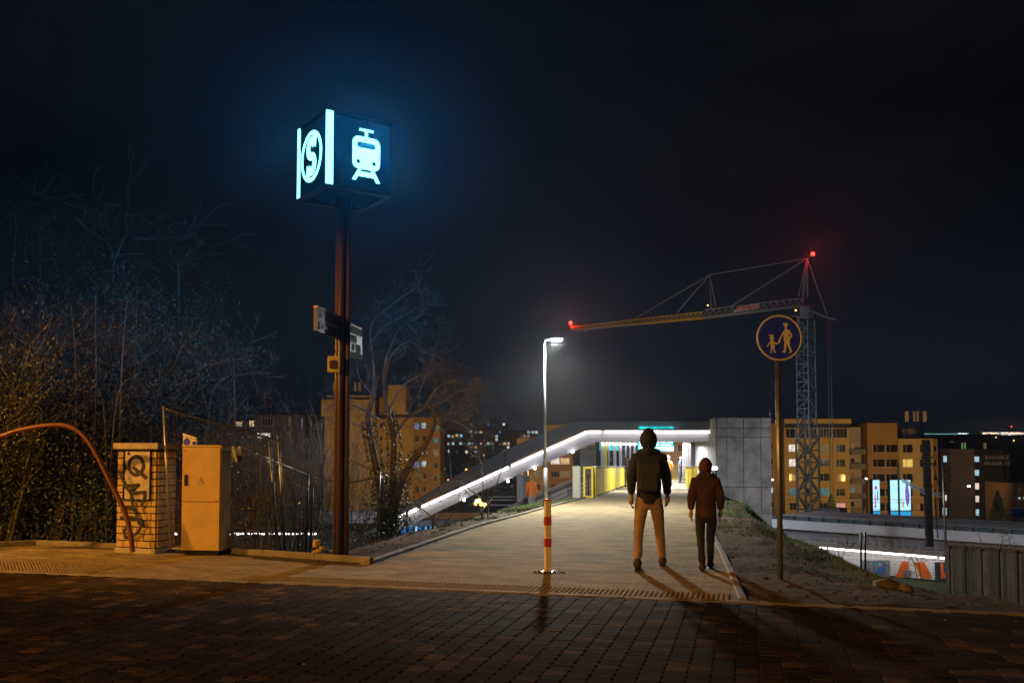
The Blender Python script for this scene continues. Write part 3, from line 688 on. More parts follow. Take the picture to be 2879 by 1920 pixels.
man = [(845,440),(830,430),(833,410),(855,412),(870,396),(915,396),(935,412),(955,425),(962,440),(950,450),(935,470),(928,495),(915,505),(918,540),(965,560),(1000,590),(1030,640),(1052,690),(1048,720),(1010,775),(995,800),(988,860),(985,920),(1005,980),(1040,1050),(1050,1075),(1045,1085),(1005,1103),(965,1108),(960,1095),(1000,1070),(985,1040),(945,960),(918,880),(905,960),(893,1050),(885,1100),(850,1108),(825,1090),(802,1075),(805,1060),(840,1066),(848,1030),(860,930),(865,840),(848,790),(850,700),(845,660),(800,740),(755,830),(745,850),(720,845),(715,825),(770,730),(830,610),(865,565),(885,540),(882,505),(862,480),(855,450)]
hole = [(975,640),(970,700),(985,740),(1012,700),(995,660)]
kid = [(490,690),(495,670),(515,672),(535,695),(555,690),(565,672),(585,665),(598,685),(585,700),(605,720),(612,755),(600,790),(590,815),(620,840),(650,870),(675,875),(715,850),(760,835),(765,850),(745,870),(700,895),(665,912),(640,900),(615,885),(618,920),(635,975),(632,990),(615,990),(625,1040),(645,1085),(650,1100),(615,1110),(600,1100),(610,1085),(590,1030),(578,990),(565,1030),(562,1080),(555,1108),(518,1108),(515,1095),(535,1080),(535,1020),(540,975),(520,965),(535,920),(532,870),(500,905),(470,945),(460,970),(440,968),(438,945),(460,925),(500,860),(540,820),(530,800),(512,770),(515,725),(520,705)]
for nm, pl in (('adult_symbol', [sp(man), sp(hole)]), ('child_symbol', [sp(kid)])):
    o = outline(nm, pl, .004, M_WHT, sg); place(o, (0, -.0725, zc))
# ------------------------------------------------------------------ street lamp beside the path
lz = 4.28; LX, LY = 1.17, 24.0; bx = P(1533, 1420, 24).x
sl = thing('street_lamp', 'slim grey street lamp with a glowing white head left of the path', 'street lamp', (bx, LY, zp(24)-.05))
M_LG = mat('lamp_grey', (.32, .34, .36), .4, .7, var=.1)
g = MB(); g.tube([(0, 0, 0), (0, 0, 1.1)], .062, 14); g.obj('lower_column', M_LG, sl)
g = MB(); g.tube([(0, 0, 1.1), (-.02, 0, 4.40)], [.045, .03], 14); g.obj('column', M_LG, sl)
g = MB(); g.tube([(-.02, 0, 4.34), (.0, 0, 4.46), (.12, 0, 4.50), (.20, 0, 4.49)], .018, 8); g.obj('arm', M_LG, sl)
g = MB(); g.prism([Vector((x+.30, y*.8, 4.485)) for x, y in circ(0, 0, .19, 20, .10)], (0, 0, .05)); hd = g.obj('lamp_head', M_LG, sl)
g = MB(); g.ball((.30, 0, 4.478), .15, 14, sc=(1, .55, .28)); lens = g.obj('lamp_lens', emis('led_white', (.86, .97, 1.0), 60), hd)
g = MB(); g.box((0, 0, .02), (.22, .22, .03)); g.obj('base_plate', M_LG, sl)
LAMPP = Vector((bx+.30, LY-.02, zp(24)-.05+4.36))
# ------------------------------------------------------------------ station canopy over the ramp
YC = 46.0
M_CLAD = mat('grey_cladding', (.20, .20, .22), .5, .3, var=.12, scale=.6, bump=.03)
M_WCLAD = mat('white_cladding', (.46, .46, .50), .45, var=.10, scale=.5, bump=.03)
M_LED = emis('led_strip', (1.0, .93, .90), 5)
M_CONC = mat('board_concrete', (.26, .24, .225), .8, var=.5, scale=1.5, bump=.3, bscale=9)
M_DCON = mat('dark_concrete', (.12, .115, .115), .85, var=.3, scale=1)
M_YEL = mat('yellow_panel', (.72, .56, .015), .45, var=.08, scale=2, bump=.02)
def PX(L_, Y): return [P(x, y, Y) for x, y in L_]
can = thing('station_canopy', 'long white and grey canopy rising over the stairs with glowing light strips along its edge', 'canopy', P(1830, 1240, YC))
C0 = can.location.copy()
def rel(L_): return [p-C0 for p in L_]
top = [(1010, 1508), (1170, 1402), (1294, 1330), (1420, 1262), (1535, 1212), (1640, 1184.5), (2020, 1184.5)]
top = [(1040, 1478), (1170, 1404), (1294, 1330), (1420, 1266), (1535, 1214), (1612, 1186), (1640, 1184), (2018, 1184)]
stl = [(1060, 1482), (1104, 1460), (1317, 1365), (1650, 1213.5), (2005, 1213.5)]
mid = [(2018, 1205), (1648, 1205), (1300, 1362), (1090, 1456), (1030, 1484)]
g = MB(); g.prism(rel(PX(top+mid, YC)), (0, 5.2, 0)); g.obj('upper_cladding', M_CLAD, can)
low = [(1040, 1490), (1100, 1463), (1305, 1370), (1650, 1212), (2018, 1212), (2018, 1242), (1678, 1242), (1600, 1274), (1500, 1316), (1340, 1386), (1120, 1492), (1060, 1520)]
lowf = PX(low, YC+.25); g = MB()
g.prism(rel(lowf), (0, 4.7, 0)); g.obj('soffit', M_WCLAD, can)
def strip_seg(a, b):
    A, B = P(*a, YC+.05)-C0, P(*b, YC+.05)-C0
    g = MB(); g.bar(A, B, .10, .13); return g.obj('light_strip', M_LED, can)
for a, b in (((1060, 1481), (1082, 1471)), ((1104, 1461), (1174, 1429)), ((1186, 1424), (1430, 1313)), ((1438, 1309), (1527, 1269)), ((1531, 1267), (1650, 1214)), ((1654, 1214), (1690, 1214)), ((1699, 1214), (2001, 1214))): strip_seg(a, b)
for x in (1535, 1420, 1770, 1895):
    yy = interp([(1040, 1478), (1170, 1404), (1294, 1330), (1420, 1266), (1535, 1214), (1640, 1184), (2018, 1184)], x)
    g = MB(); A = P(x, yy+2, YC-.01)-C0; B = P(x, yy+(22 if x > 1650 else 44), YC-.01)-C0; g.bar(A, B, .03, .02); g.obj('cladding_joint', M_BLK, can)
for x, y in ((1340, 1408), (1428, 1352), (1504, 1316), (1610, 1270), (1305, 1405)):
    g = MB(); g.ball(P(x, y, YC+.1)-C0, .07, 8); g.obj('downlight', emis('small_led', (1, .98, .95), 20), can)
g = MB(); a = P(1795, 1199, YC-.15)-C0; b_ = P(1895, 1205, YC-.15)-C0
g.box(((a.x+b_.x)/2, a.y, (a.z+b_.z)/2), (b_.x-a.x, .08, .12)); g.obj('cyan_reflection', emis('cyan_reflection', (.0, .75, .82), 1.3, .7, 4), can)  # glowing bar stands in for the screen's reflection on the cladding
# cyan passenger display hanging under the canopy
def board(name, x0, y0, x1, y1, Y, m, lab, cat, d=.12):
    a = P(x0, y0, Y); b = P(x1, y1, Y); c = Vector(((a.x+b.x)/2, Y, b.z)); t = thing(name, lab, cat, c)
    w_, h = b.x-a.x, a.z-b.z; g = MB(); g.box((0, .03, h/2), (w_+.08, d, h+.08)); g.obj('housing', M_BLK, t)
    g = MB(); g.box((0, .03-d/2-.008, h/2), (w_, .012, h)); g.obj('screen', m, t); return t, w_, h
cyan = emis('cyan_screen', (.0, .80, .85), 1.6, .35, 3)
t, w_, h = board('display_board', 1793, 1229, 1893, 1267, 49, cyan, 'bright cyan display board hanging below the canopy behind the hooded walker', 'display board')
g = MB(); rn = random.Random(4)
for r in range(4):
    x = -w_/2+.08
    while x < w_/2-.2:
        l_ = rn.uniform(.08, .28); g.box((x+l_/2, -.05, h-.10-r*.15), (l_, .01, .06)); x += l_+rn.uniform(.04, .14)
g.obj('lit_rows', emis('white_screen', (.85, 1, 1), 5), t)
for s in (-1, 1):
    g = MB(); g.bar((s*w_*.4, .05, h), (s*w_*.4, .05, h+.5), .04); g.obj('hanger', M_BLK, t)
# hall front with fins, warm lamps and cyan light behind the yellow balustrade
a = P(1690, 1310, 66)
hall = thing('station_hall', 'lit station hall front with pale vertical fins and warm lamps behind the left balustrade', 'building', (a.x, 66, a.z-2.0))
def hp(x, y, Y=66): p = P(x, y, Y); return p-Vector((a.x, 66, a.z-2.0))
def hbox(n_, x0, y0, x1, y1, m, dy=0, d=.2, par=None):
    p, q_ = hp(x0, y0), hp(x1, y1); g = MB(); g.box(((p.x+q_.x)/2, dy, (p.z+q_.z)/2), (abs(q_.x-p.x), d, abs(p.z-q_.z))); return g.obj(n_, m, par or hall)
hbox('back_wall', 1676, 1236, 1800, 1398, mat('hall_dark', (.03, .035, .045), .3, bump=0), .6, .3)
hbox('cyan_glow_panel', 1686, 1240, 1748, 1266, emis('cyan_soft', (.05, .75, .85), .9), .2, .1)
for x0, x1, m in ((1675, 1685, M_BLK), (1688, 1698, M_WCLAD), (1698, 1706, M_YEL), (1709, 1713, M_WCLAD), (1724, 1732, M_WCLAD), (1740, 1748, M_WCLAD), (1757, 1761, M_WCLAD), (1769, 1773, M_WCLAD), (1781, 1785, M_WCLAD)):
    hbox('fin', x0, 1240, x1, 1340, m, -.1, .35)
for x in (1692, 1704, 1713, 1722, 1733, 1742, 1750, 1759, 1767, 1775, 1784, 1790):
    p = hp(x, 1247+(x-1690)*.015); g = MB(); g.ball((p.x, -.5, p.z), .085, 8); g.obj('lamp', emis('warm_white', (1, .92, .82), 14), hall)
# far columns
def column(name, x0, x1, y0, y1, Y, m, lab, cat='column', d=None):
    a = P(x0, y0, Y); b = P(x1, y1, Y); g = MB(); w_ = b.x-a.x; h = a.z-b.z; z0 = 0
    g.box((0, 0, h/2), (w_, d or w_, h), bev=.02); o = g.obj(name, m); o.location = ((a.x+b.x)/2, Y+(d or w_)/2, b.z); return tag(o, lab, cat)
column('column', 1943, 1955, 1236, 1345, 58, mat('dark_column', (.05, .045, .05), .5), 'dark column under the canopy beside the open right yellow gate')
t = thing('lamp_column', 'pale slatted column with a bright lamp on its top under the canopy', 'lamp column', P(1930, 1345, 60))
for i in range(4):
    a = P(1921+i*6, 1345, 60)-t.location; b = P(1921+i*6, 1243, 60)-t.location; g = MB(); g.bar(a, b, .05); g.obj('slat', M_WCLAD, t)
a = P(1922, 1248, 59.8)-t.location; b = P(1942, 1254, 59.8)-t.location; g = MB(); g.bar(a, b, .16); g.obj('lamp', emis('warm_white', (1, .92, .82), 14), t)
# concrete pier at the end of the canopy
PX0, PX1 = P(2015, 1200, 44.5), P(2166, 1200, 44.5)
zt = P(2015, 1174, 44.5).z; pw_ = PX1.x-PX0.x
pier = thing('concrete_pier', 'massive board marked concrete pier at the right end of the canopy', 'pier', (PX0.x+pw_/2, 44.5, -6.5))
Ht = zt+6.5; g = MB(); g.box((0, 2.6, Ht/2-.02), (pw_-.03, 5.1, Ht-.02)); g.obj('core', M_DCON, pier)
xs = [2015, 2042, 2089, 2138, 2167]; xs = [(P(x, 1200, 44.5).x-PX0.x)-pw_/2 for x in xs]
zs = [Ht-(0), Ht-(P(0, 1174, 44.5).z-P(0, 1203, 44.5).z), Ht-(P(0, 1174, 44.5).z-P(0, 1229, 44.5).z), Ht-(P(0, 1174, 44.5).z-P(0, 1369, 44.5).z), Ht-(P(0, 1174, 44.5).z-P(0, 1442, 44.5).z), Ht-6.6, 0]
rn = random.Random(9)
for i in range(4):
    for j in range(6):
        x0, x1, z1, z0 = xs[i]+.012, xs[i+1]-.012, zs[j]-.012, zs[j+1]+.012
        out = .10 if j < 2 else 0
        g = MB(); g.box(((x0+x1)/2, .02-out/2+rn.uniform(-.006, .006), (z0+z1)/2), (x1-x0, .06+out, z1-z0), bev=.01); g.obj('concrete_panel', M_CONC, pier)
for s in (-1, 1):
    for j in range(6):
        for k in range(3):
            g = MB(); g.box((s*(pw_/2-.01), .95+k*1.7, (zs[j]+zs[j+1])/2), (.05, 1.66, zs[j]-zs[j+1]-.024)); g.obj('concrete_panel', M_CONC, pier)
g = MB(); a = P(2164, 1145, 46); b = P(2165, 1178, 46); g.tube([b-pier.location, a-pier.location], .03, 6); g.obj('antenna', M_GALV, pier)
# second pier under the bend, slim support, wall ends
column('concrete_pier', 1631, 1674, 1262, 1470, 47.5, M_CONC, 'pale grey concrete pier below the bend of the canopy', 'pier', 3.0)
column('canopy_support', 1453, 1472, 1335, 1452, 47.5, M_WCLAD, 'slim white support under the sloping part of the canopy', 'column')
column('canopy_support', 1472, 1484, 1325, 1438, 50.5, M_GALV, 'slim grey drain pipe column right of the white support', 'column', .2)
cb = column('control_cabinet', 1610, 1632, 1310, 1400, 31.9, mat('pale_green_grey', (.50, .52, .44), .5, var=.05), 'pale greenish grey cabinet left of the yellow balustrade', 'cabinet', .35)
# dark train shed / shelter behind the support
dk = thing('platform_shelter', 'dark platform shelter with pale rails left of the slim canopy support', 'shelter', P(1405, 1440, 60))
def dkb(n_, x0, y0, x1, y1, m, dy=0, d=1.0):
    p, q_ = P(x0, y0, 60+dy)-dk.location, P(x1, y1, 60+dy)-dk.location; g = MB(); g.box(((p.x+q_.x)/2, dy, (p.z+q_.z)/2), (abs(q_.x-p.x), d, abs(p.z-q_.z))); g.obj(n_, m, dk)
dkb('wall', 1370, 1342, 1450, 1440, M_BLK, 1)
for y in (1395, 1404, 1418): dkb('rail', 1372, y, 1448, y+2.2, M_WCLAD, 0, .08)
# ---- yellow balustrades of the bridge
def balustrade(name, lab, near, far, side):
    t = thing(name, lab, 'balustrade', near); d = far-near; L_ = Vector((d.x, d.y)).length; a = math.atan2(d.y, d.x); t.rotation_euler = (0, 0, a); sl_ = d.z/L_
    n = 9; H = 1.08
    for i in range(n):
        x0, x1 = .55+(L_-.55)*i/n+.02, .55+(L_-.55)*(i+1)/n-.02
        g = MB()
        for s in (-.03, .03):
            g.prism([Vector((x0, s-.012, x0*sl_+.06)), Vector((x1, s-.012, x1*sl_+.06)), Vector((x1, s-.012, x1*sl_+H-.05)), Vector((x0, s-.012, x0*sl_+H-.05))], (0, .024, 0))
        g.obj('panel', M_YEL if i else M_YEL, t)
        g = MB(); g.box((x0-.02, 0, x0*sl_+H/2), (.05, .11, H)); g.obj('post', M_YEL, t)
    g = MB(); g.bar((.5, 0, .5*sl_+H), (L_, 0, L_*sl_+H), .16, .04); g.obj('handrail', M_GALV, t)
    # open frame at the near end, square to the path
    g = MB()
    for x in (-.14, .14): g.box((0, side*(.16+x), H/2), (.07, .07, H), bev=.006)
    for z in (.035, H-.035): g.box((0, side*.16, z), (.07, .22, .07))
    g.obj('end_frame', M_YEL, t)
    g = MB(); g.box((.25, side*.02, H/2), (.5, .03, H-.02)); g.obj('end_panel', M_YEL, t)
    g = MB(); g.box((0, side*.16, .45), (.03, .05, .75)); g.obj('drain_pipe', M_BLK, t)
    return t
nl = Vector((2.80, 31.6, zp(31.6)-.02)); fl_ = Vector((xl(64)-.02, 64, zp(64)))
balustrade('yellow_balustrade', 'bright yellow steel balustrade along the left side of the bridge', nl, fl_, 1)
nr = Vector((6.36, 31.6, zp(31.6)-.02)); fr_ = Vector((xr(54)+.05, 54, zp(54)))
balustrade('yellow_balustrade', 'bright yellow steel balustrade along the right side of the bridge', nr, fr_, -1)
fb = thing('bar_railing', 'yellow bar railing closing the far end of the bridge', 'railing', (P(1790, 1347, 72).x, 72, zp(72)))
w_ = P(1930, 1347, 72).x-fb.location.x
for z in (.06, 1.08): g = MB(); g.bar((0, 0, z), (w_, 0, z), .07); g.obj('rail', M_YEL, fb)
for i in range(27): g = MB(); g.bar((w_*i/26, 0, .06), (w_*i/26, 0, 1.08), .035); g.obj('bar', M_YEL, fb)
# dark grey rail to the right of the right balustrade
rr = thing('grey_railing', 'dark steel railing with pale panels between the yellow balustrade and the pier', 'railing', P(1963, 1375, 38))
for x in (1968, 2005, 2013):
    g = MB(); g.bar(P(x, 1378, 38)-rr.location, P(x, 1322, 38)-rr.location, .05); g.obj('post', M_BLK, rr)
for y in (1322, 1350): g = MB(); g.bar(P(1962, y, 38)-rr.location, P(2016, y, 38)-rr.location, .04); g.obj('rail', M_GALV, rr)
g = MB(); a = P(1962, 1330, 38.2)-rr.location; b = P(2016, 1400, 38.2)-rr.location; g.box(((a.x+b.x)/2, .2, (a.z+b.z)/2), (b.x-a.x, .05, a.z-b.z)); g.obj('infill_panel', M_CLAD, rr)
wl = thing('wall_lamp', 'small bright lamp by the railing left of the concrete pier', 'lamp', P(2007, 1316, 39))
g = MB(); g.ball((0, 0, 0), .13, 10, sc=(1.3, .7, .7)); g.obj('globe', emis('warm_white', (1, .92, .82), 14), wl); g = MB(); g.bar((0, .06, -1.3), (0, .06, -.05), .04); g.obj('post', M_BLK, wl)
# bridge deck sides under the path
g = MB()
for s, f in ((-1, xl), (1, xr)):
    ys = [32+i*2 for i in range(22)]
    for y0, y1 in zip(ys, ys[1:]):
        x0, x1 = f(y0)+s*.35, f(y1)+s*.35
        g.prism([Vector((x0-s*.4, y0, zp(y0)-.03)), Vector((x0, y0, zp(y0)-.03)), Vector((x0, y0, zp(y0)-.9)), Vector((x0-s*.4, y0, zp(y0)-.9))], (x1-x0, y1-y0, zp(y1)-zp(y0)))
bd = g.obj('bridge_deck', M_CONC); tag(bd, kind='structure')
# ---- stair flight walls and handrails left of the path
sw = thing('stair_wall', 'pale grey stair wall with dark handrail running down left behind the verge', 'wall', P(1500, 1440, 38))
def swp(x, y, Y=38): return P(x, y, Y)-sw.location
poly = [(1330, 1470), (1480, 1400), (1600, 1350), (1700, 1312), (1700, 1420), (1600, 1440), (1440, 1475), (1330, 1520)]
for k, (o0, o1) in enumerate(((0, 1), )):
    g = MB(); g.prism([swp(x, y) for x, y in poly], (0, .3, 0)); g.obj('side_wall', M_CLAD, sw)
for i in range(3):
    g = MB(); g.bar(swp(1330, 1488+i*12, 37.95), swp(1700, 1332+i*12, 37.95), .04, .05); g.obj('ledge', M_WCLAD, sw)
g = MB(); g.bar(swp(1330, 1468, 37.6), swp(1470, 1410, 37.6), .05); g.bar(swp(1470, 1410, 37.6), swp(1700, 1316, 37.6), .05); g.obj('handrail', mat('rust_rail', (.16, .05, .04), .5), sw)
for x in (1352, 1374, 1396, 1455, 1466, 1482, 1540, 1547, 1597, 1604):
    yy = 1468-(x-1330)*.414; g = MB(); g.bar(swp(x, yy, 37.6), swp(x, yy+34, 37.6), .035); g.obj('baluster', M_BLK, sw)
# ---- lower left: plaza, round wall, globes lamp, blue poster wall
pz = MB(); pz.quad(P(1060, 1530, 62), P(1470, 1500, 62), P(1470, 1418, 95), P(1060, 1418, 95)); struct('plaza', pz, mat('plaza_paving', (.30, .30, .32), .8, var=.3, scale=.4))
g = MB(); a = P(1290, 1452, 75)
cc = Vector((P(1300, 1445, 78).x, 84, P(1300, 1444, 78).z))
pts = [cc+Vector((6.4*math.cos(t), 4.6*math.sin(t), 0)) for t in [PI+PI*i/20 for i in range(21)]]
for p, q_ in zip(pts, pts[1:]): g.prism([p, q_, q_+Vector((0, 0, -1.0)), p+Vector((0, 0, -1.0))], (0, .25, 0))
tag(g.obj('round_wall', mat('orange_wall', (.5, .33, .18), .8)), 'low curved wall glowing orange under the globe lamps', 'wall')
gl = thing('globe_lamp', 'lamp post carrying a cluster of glowing yellow globes below the canopy', 'street lamp', P(1355, 1470, 64))
g = MB(); g.tube([(0, 0, 0), P(1352, 1420, 64)-gl.location], .06, 8); g.obj('post', M_BLK, gl)
for x, y in ((1338, 1414), (1347, 1407), (1353, 1416), (1363, 1419)):
    g = MB(); g.ball(P(x, y, 64)-gl.location, .13, 10, sc=(1, 1, 1.2)); g.obj('globe', emis('amber_globe', (1, .62, .10), 7), gl)
gl2 = thing('globe_lamp', 'single small amber lamp right of the globe cluster below the canopy', 'street lamp', P(1388, 1462, 64))
g = MB(); g.tube([(0, 0, 0), P(1388, 1430, 64)-gl2.location], .04, 6); g.obj('post', M_BLK, gl2)
g = MB(); g.ball(P(1388, 1428, 64)-gl2.location, .10, 8); g.obj('globe', MATS['amber_globe'], gl2)
bw = thing('blue_poster_wall', 'row of glowing blue and white posters low behind the ivy covered tree', 'poster wall', P(1200, 1512, 52))
rn = random.Random(6); M_BL = [emis('poster_blue', (.02, .22, .75), .8, .5, 2), emis('poster_sky', (.06, .55, .95), 1.1, .5, 2), emis('poster_pale', (.55, .9, 1.0), 1.2, .4, 2), mat('poster_dark', (.02, .02, .03), .5)]
x = 1128
for w_, k in ((14, 0), (8, 3), (10, 0), (7, 3), (6, 2), (12, 0), (9, 3), (7, 1), (8, 3), (12, 1), (10, 2), (8, 3), (11, 2), (9, 1), (9, 1), (8, 0), (14, 1)):
    p, q_ = P(x, 1480, 52)-bw.location, P(x+w_-1, 1514, 52)-bw.location
    g = MB(); g.box(((p.x+q_.x)/2, 0, (p.z+q_.z)/2), (q_.x-p.x, .06, p.z-q_.z)); g.obj('poster', M_BL[k], bw); x += w_
g = MB(); g.box((0, .25, .3), (5.6, .3, 1.3)); g.obj('backing_wall', M_CLAD, bw)
ol = thing('amber_light', 'flat glowing amber lamp at the kerb edge of the left verge', 'lamp', P(1283, 1484, 50))
g = MB(); g.ball((0, 0, 0), .16, 10, sc=(1, .6, .55)); g.obj('lens', emis('amber_lens', (1, .45, .03), 2.2), ol); g = MB(); g.bar((0, .05, -1.6), (0, .05, -.05), .05); g.obj('post', M_BLK, ol)
g = MB(); g.tube([P(1217, 1510, 50), P(1219, 1440, 50)], .09, 8); tag(g.obj('utility_post', M_DCON), 'short dark post standing before the blue posters', 'post')
# row of lights of the lower platform seen through the bushes
lp = thing('lower_platform_roof', 'low platform roof with a row of small white lights seen through the bushes', 'platform roof', P(790, 1500, 55))
p, q_ = P(640, 1440, 55)-lp.location, P(980, 1470, 55)-lp.location
g = MB(); g.box(((p.x+q_.x)/2, 1, (p.z+q_.z)/2), (q_.x-p.x+4, 2, p.z-q_.z)); g.obj('roof_edge', mat('lit_roof_edge', (.45, .46, .52), .6, var=.3, scale=.7), lp)
g = MB(); g.box(((p.x+q_.x)/2, 3, -1.2), (q_.x-p.x+4, .3, 2.2)); g.obj('wall', M_DCON, lp)
xx = 480
while xx < 900:
    g = MB(); c = P(xx, 1500, 55)-lp.location; g.box((c.x, 0, c.z), (rn.uniform(.08, .28), .08, .10)); g.obj('light', emis('platform_light', (1, .93, .9), 10), lp); xx += rn.uniform(6, 17)
# ------------------------------------------------------------------ station platform roof on the right
A0 = P(2120, 1462, 61.5); A1 = P(2960, 1492, 49)
dr_ = Vector((A1.x-A0.x, A1.y-A0.y, 0)); RL = dr_.length; ra = math.atan2(dr_.y, dr_.x)
def ru(px, z=0):           # distance along the roof for a picture column
    cx = (px-W0/2)/F0; d = dr_.normalized(); t = (A0.x-cx*A0.y)/(cx*d.y-d.x); return t
st = thing('platform_roof', 'long low platform building with white fascia and lit wall advertising behind the embankment', 'building', (A0.x, A0.y, 0), ra)
zA = P(2170, 1468.6, A0.y+(P(2170, 1468, 60).x-P(2170, 1468, 60).x)).z
def yz(px, py):            # height above datum of a pixel lying on the roof's front plane
    u = ru(px); Y = A0.y+dr_.normalized().y*u; return P(px, py, Y).z
z1 = yz(2500, 1479); z0 = yz(2500, 1506); zr = yz(2500, 1536); zf = yz(2500, 1553); zl0, zl1 = yz(2500, 1554), yz(2500, 1559); zw = -6.4
def rb_(n_, u0, u1, y0, y1, za, zb, m, bev=0, par=None):
    g = MB(); g.box(((u0+u1)/2, (y0+y1)/2, (za+zb)/2), (u1-u0, y1-y0, abs(za-zb)), bev=bev); return g.obj(n_, m, par or st)
rb_('fascia', 0, RL, -.2, 9, z0, z1, mat('white_fascia', (.55, .56, .60), .5, var=.08, scale=.3))
rb_('glass_screen', 0, RL, -.12, -.08, z1+.005, yz(2500, 1467), mat('dim_glass', (.08, .11, .12), .15, bump=0))
rb_('screen_rail', 0, RL, -.14, -.06, yz(2500, 1467), yz(2500, 1465.5), M_GALV)
for i in range(18):
    u = 1+i*RL/18; g = MB(); g.bar((u, -.18, z1), (u+.05, -.18, yz(2500, 1466)), .05); g.obj('screen_post', M_BLK, st)
rb_('louvre_back', 0, RL, .9, 1.1, zr, z0-.01, mat('louvre_dark', (.06, .06, .07), .6))
for i in range(46):
    u = .3+i*.47
    if u > RL-.4: break
    g = MB(); g.bar((u, .15, z0-.02), (u+.25, .15, zr), .05, .5); g.obj('louvre_rib', mat('louvre_grey', (.25, .25, .27), .5), st)
rb_('lower_fascia', 0, RL, -.05, .9, zf, zr-.005, mat('taupe_fascia', (.30, .26, .24), .7, var=.15, scale=.4))
uF = ru(2665)
for a, b in ((ru(2296), ru(2314)), (ru(2322), ru(2623)), (ru(2632), uF)): rb_('light_strip', a, b, .05, .15, zl1, zl0, M_LED)
rb_('wall', ru(2240), RL, .6, .8, zw, zf-.01, mat('white_wall', (.70, .70, .70), .6, var=.06, scale=.5))
M_OR = mat('orange_letters', (.75, .13, .01), .5, var=.05)
def onwall(poly, n_, m, y=.57, t=.03):
    g = MB(); pts = []
    for px, py in poly:
        pts.append(Vector((ru(px), y, yz(px, py))))
    g.prism(pts, (0, t, 0)); return g.obj(n_, m, st)
o = onwall([(2517, 1580), (2536, 1580), (2535, 1604), (2522, 1604), (2520, 1626), (2497, 1626)], 'orange_letter', M_OR); o = onwall([(2551, 1583), (2580, 1583), (2601, 1628), (2570, 1628)], 'orange_letter', M_OR)
onwall([(2625, 1585), (2632, 1585), (2636, 1606), (2660, 1620), (2640, 1628), (2625, 1628)], 'orange_letter', M_OR)
onwall([(2522, 1605), (2543, 1605), (2543, 1622), (2522, 1622)], 'meter_box', M_GALV, .5, .08)
onwall([(2608, 1582), (2664, 1584), (2664, 1640), (2608, 1640)], 'dark_panel', mat('poster_dark', (.02, .02, .03), .5), .585, .02)
onwall([(2634, 1587), (2672, 1588), (2672, 1612), (2634, 1611)], 'blue_board', mat('navy_board', (.02, .06, .25), .5), .54, .03)
tx = text('lettering', 'Pr', .56, .02, M_WHT, st, ax='LEFT', bold=.012); place(tx, (ru(2637), .52, yz(2640, 1600)), 0)
onwall([(2400, 1577), (2482, 1577), (2482, 1640), (2400, 1640)], 'poster', mat('poster_photo', (.22, .24, .27), .5, var=.8, scale=6, bump=0), .58, .02)
onwall([(2447, 1600), (2452, 1592), (2461, 1592), (2468, 1600), (2468, 1612), (2445, 1612)], 'blue_jacket_print', mat('print_blue', (.03, .16, .55), .5), .565, .02)
onwall([(2449, 1592), (2450, 1586), (2455, 1583), (2460, 1586), (2461, 1592)], 'blue_cap_print', mat('print_sky', (.1, .5, .75), .5), .56, .02)
onwall([(2450, 1592), (2460, 1592), (2458, 1599), (2452, 1599)], 'face_print', mat('print_skin', (.35, .16, .12), .5), .555, .02)
# wooden fence on the right
fx = thing('wooden_fence', 'weathered grey plank fence standing low at the right edge of the slope', 'fence', P(2660, 1600, 21))
F0_, F1_ = P(2662, 1665, 21)-fx.location, P(2960, 1700, 18)-fx.location; rn = random.Random(12); n = 52
M_WD = mat('weathered_wood', (.036, .036, .036), .9, var=.5, scale=5, bump=.4)
_n = M_WD.node_tree; _oi = _n.nodes.new('ShaderNodeObjectInfo'); _mr = _n.nodes.new('ShaderNodeMapRange'); _mr.inputs['To Min'].default_value = .35; _mr.inputs['To Max'].default_value = 1.35
_sc = _n.nodes.new('ShaderNodeVectorMath'); _sc.operation = 'SCALE'; _b = _n.nodes['Principled BSDF']; _l = _b.inputs['Base Color'].links[0]; _n.links.new(_oi.outputs['Random'], _mr.inputs['Value']); _n.links.new(_l.from_socket, _sc.inputs[0]); _n.links.new(_mr.outputs['Result'], _sc.inputs['Scale']); _n.links.new(_sc.outputs[0], _b.inputs['Base Color'])
 
ft0, ft1 = P(2662, 1541, 21)-fx.location, P(2960, 1562, 18)-fx.location
wd_ = (F1_-F0_).length/n; fdir = math.atan2((F1_-F0_).y, (F1_-F0_).x)
for i in range(n):
    c = F0_.lerp(F1_, (i+.5)/n); tz = ft0.lerp(ft1, (i+.5)/n).z+rn.uniform(-.02, .03); bz = c.z-.5
    g = MB(); g.box((c.x, c.y+rn.uniform(-.006, .006), (tz+bz)/2), (wd_*.93, .02, tz-bz), fdir); g.obj('plank', M_WD, fx)
for z in (.16, .80): g = MB(); g.bar((ft0.x, ft0.y-.03, ft0.z-z), (ft1.x, ft1.y-.03, ft1.z-z), .03, .04); g.obj('rail', M_GALV, fx)
for i in range(6):
    c = F0_.lerp(F1_, (i+.35)/6); tz = ft0.lerp(ft1, (i+.35)/6).z
    g = MB(); g.box((c.x, c.y+.04, tz-.6), (.05, .05, 1.3)); g.obj('post', M_BLK, fx)
pk = thing('picket_row', 'row of narrow rusty pickets standing behind the plank fence', 'fence', P(2660, 1560, 24))
for i in range(46):
    p = P(2668+i*6.3, 1548+i*.35, 24-.03*i)-pk.location; q_ = P(2668+i*6.3, 1522+i*.38+rn.uniform(-2, 2), 24-.03*i)-pk.location
    g = MB(); g.box((p.x, p.y, (p.z+q_.z)/2-.2), (.022, .01, q_.z-p.z+.4)); g.obj('picket', mat('picket', (.15, .11, .07), .8), pk)
g = MB(); a = P(2662, 1530, 24.1)-pk.location; b = P(2960, 1552, 22.6)-pk.location; g.prism([a, b, b+Vector((0, 0, -.8)), a+Vector((0, 0, -.8))], (0, .05, 0)); g.obj('backing_boards', mat('backing_dark', (.05, .04, .03), .9), pk)
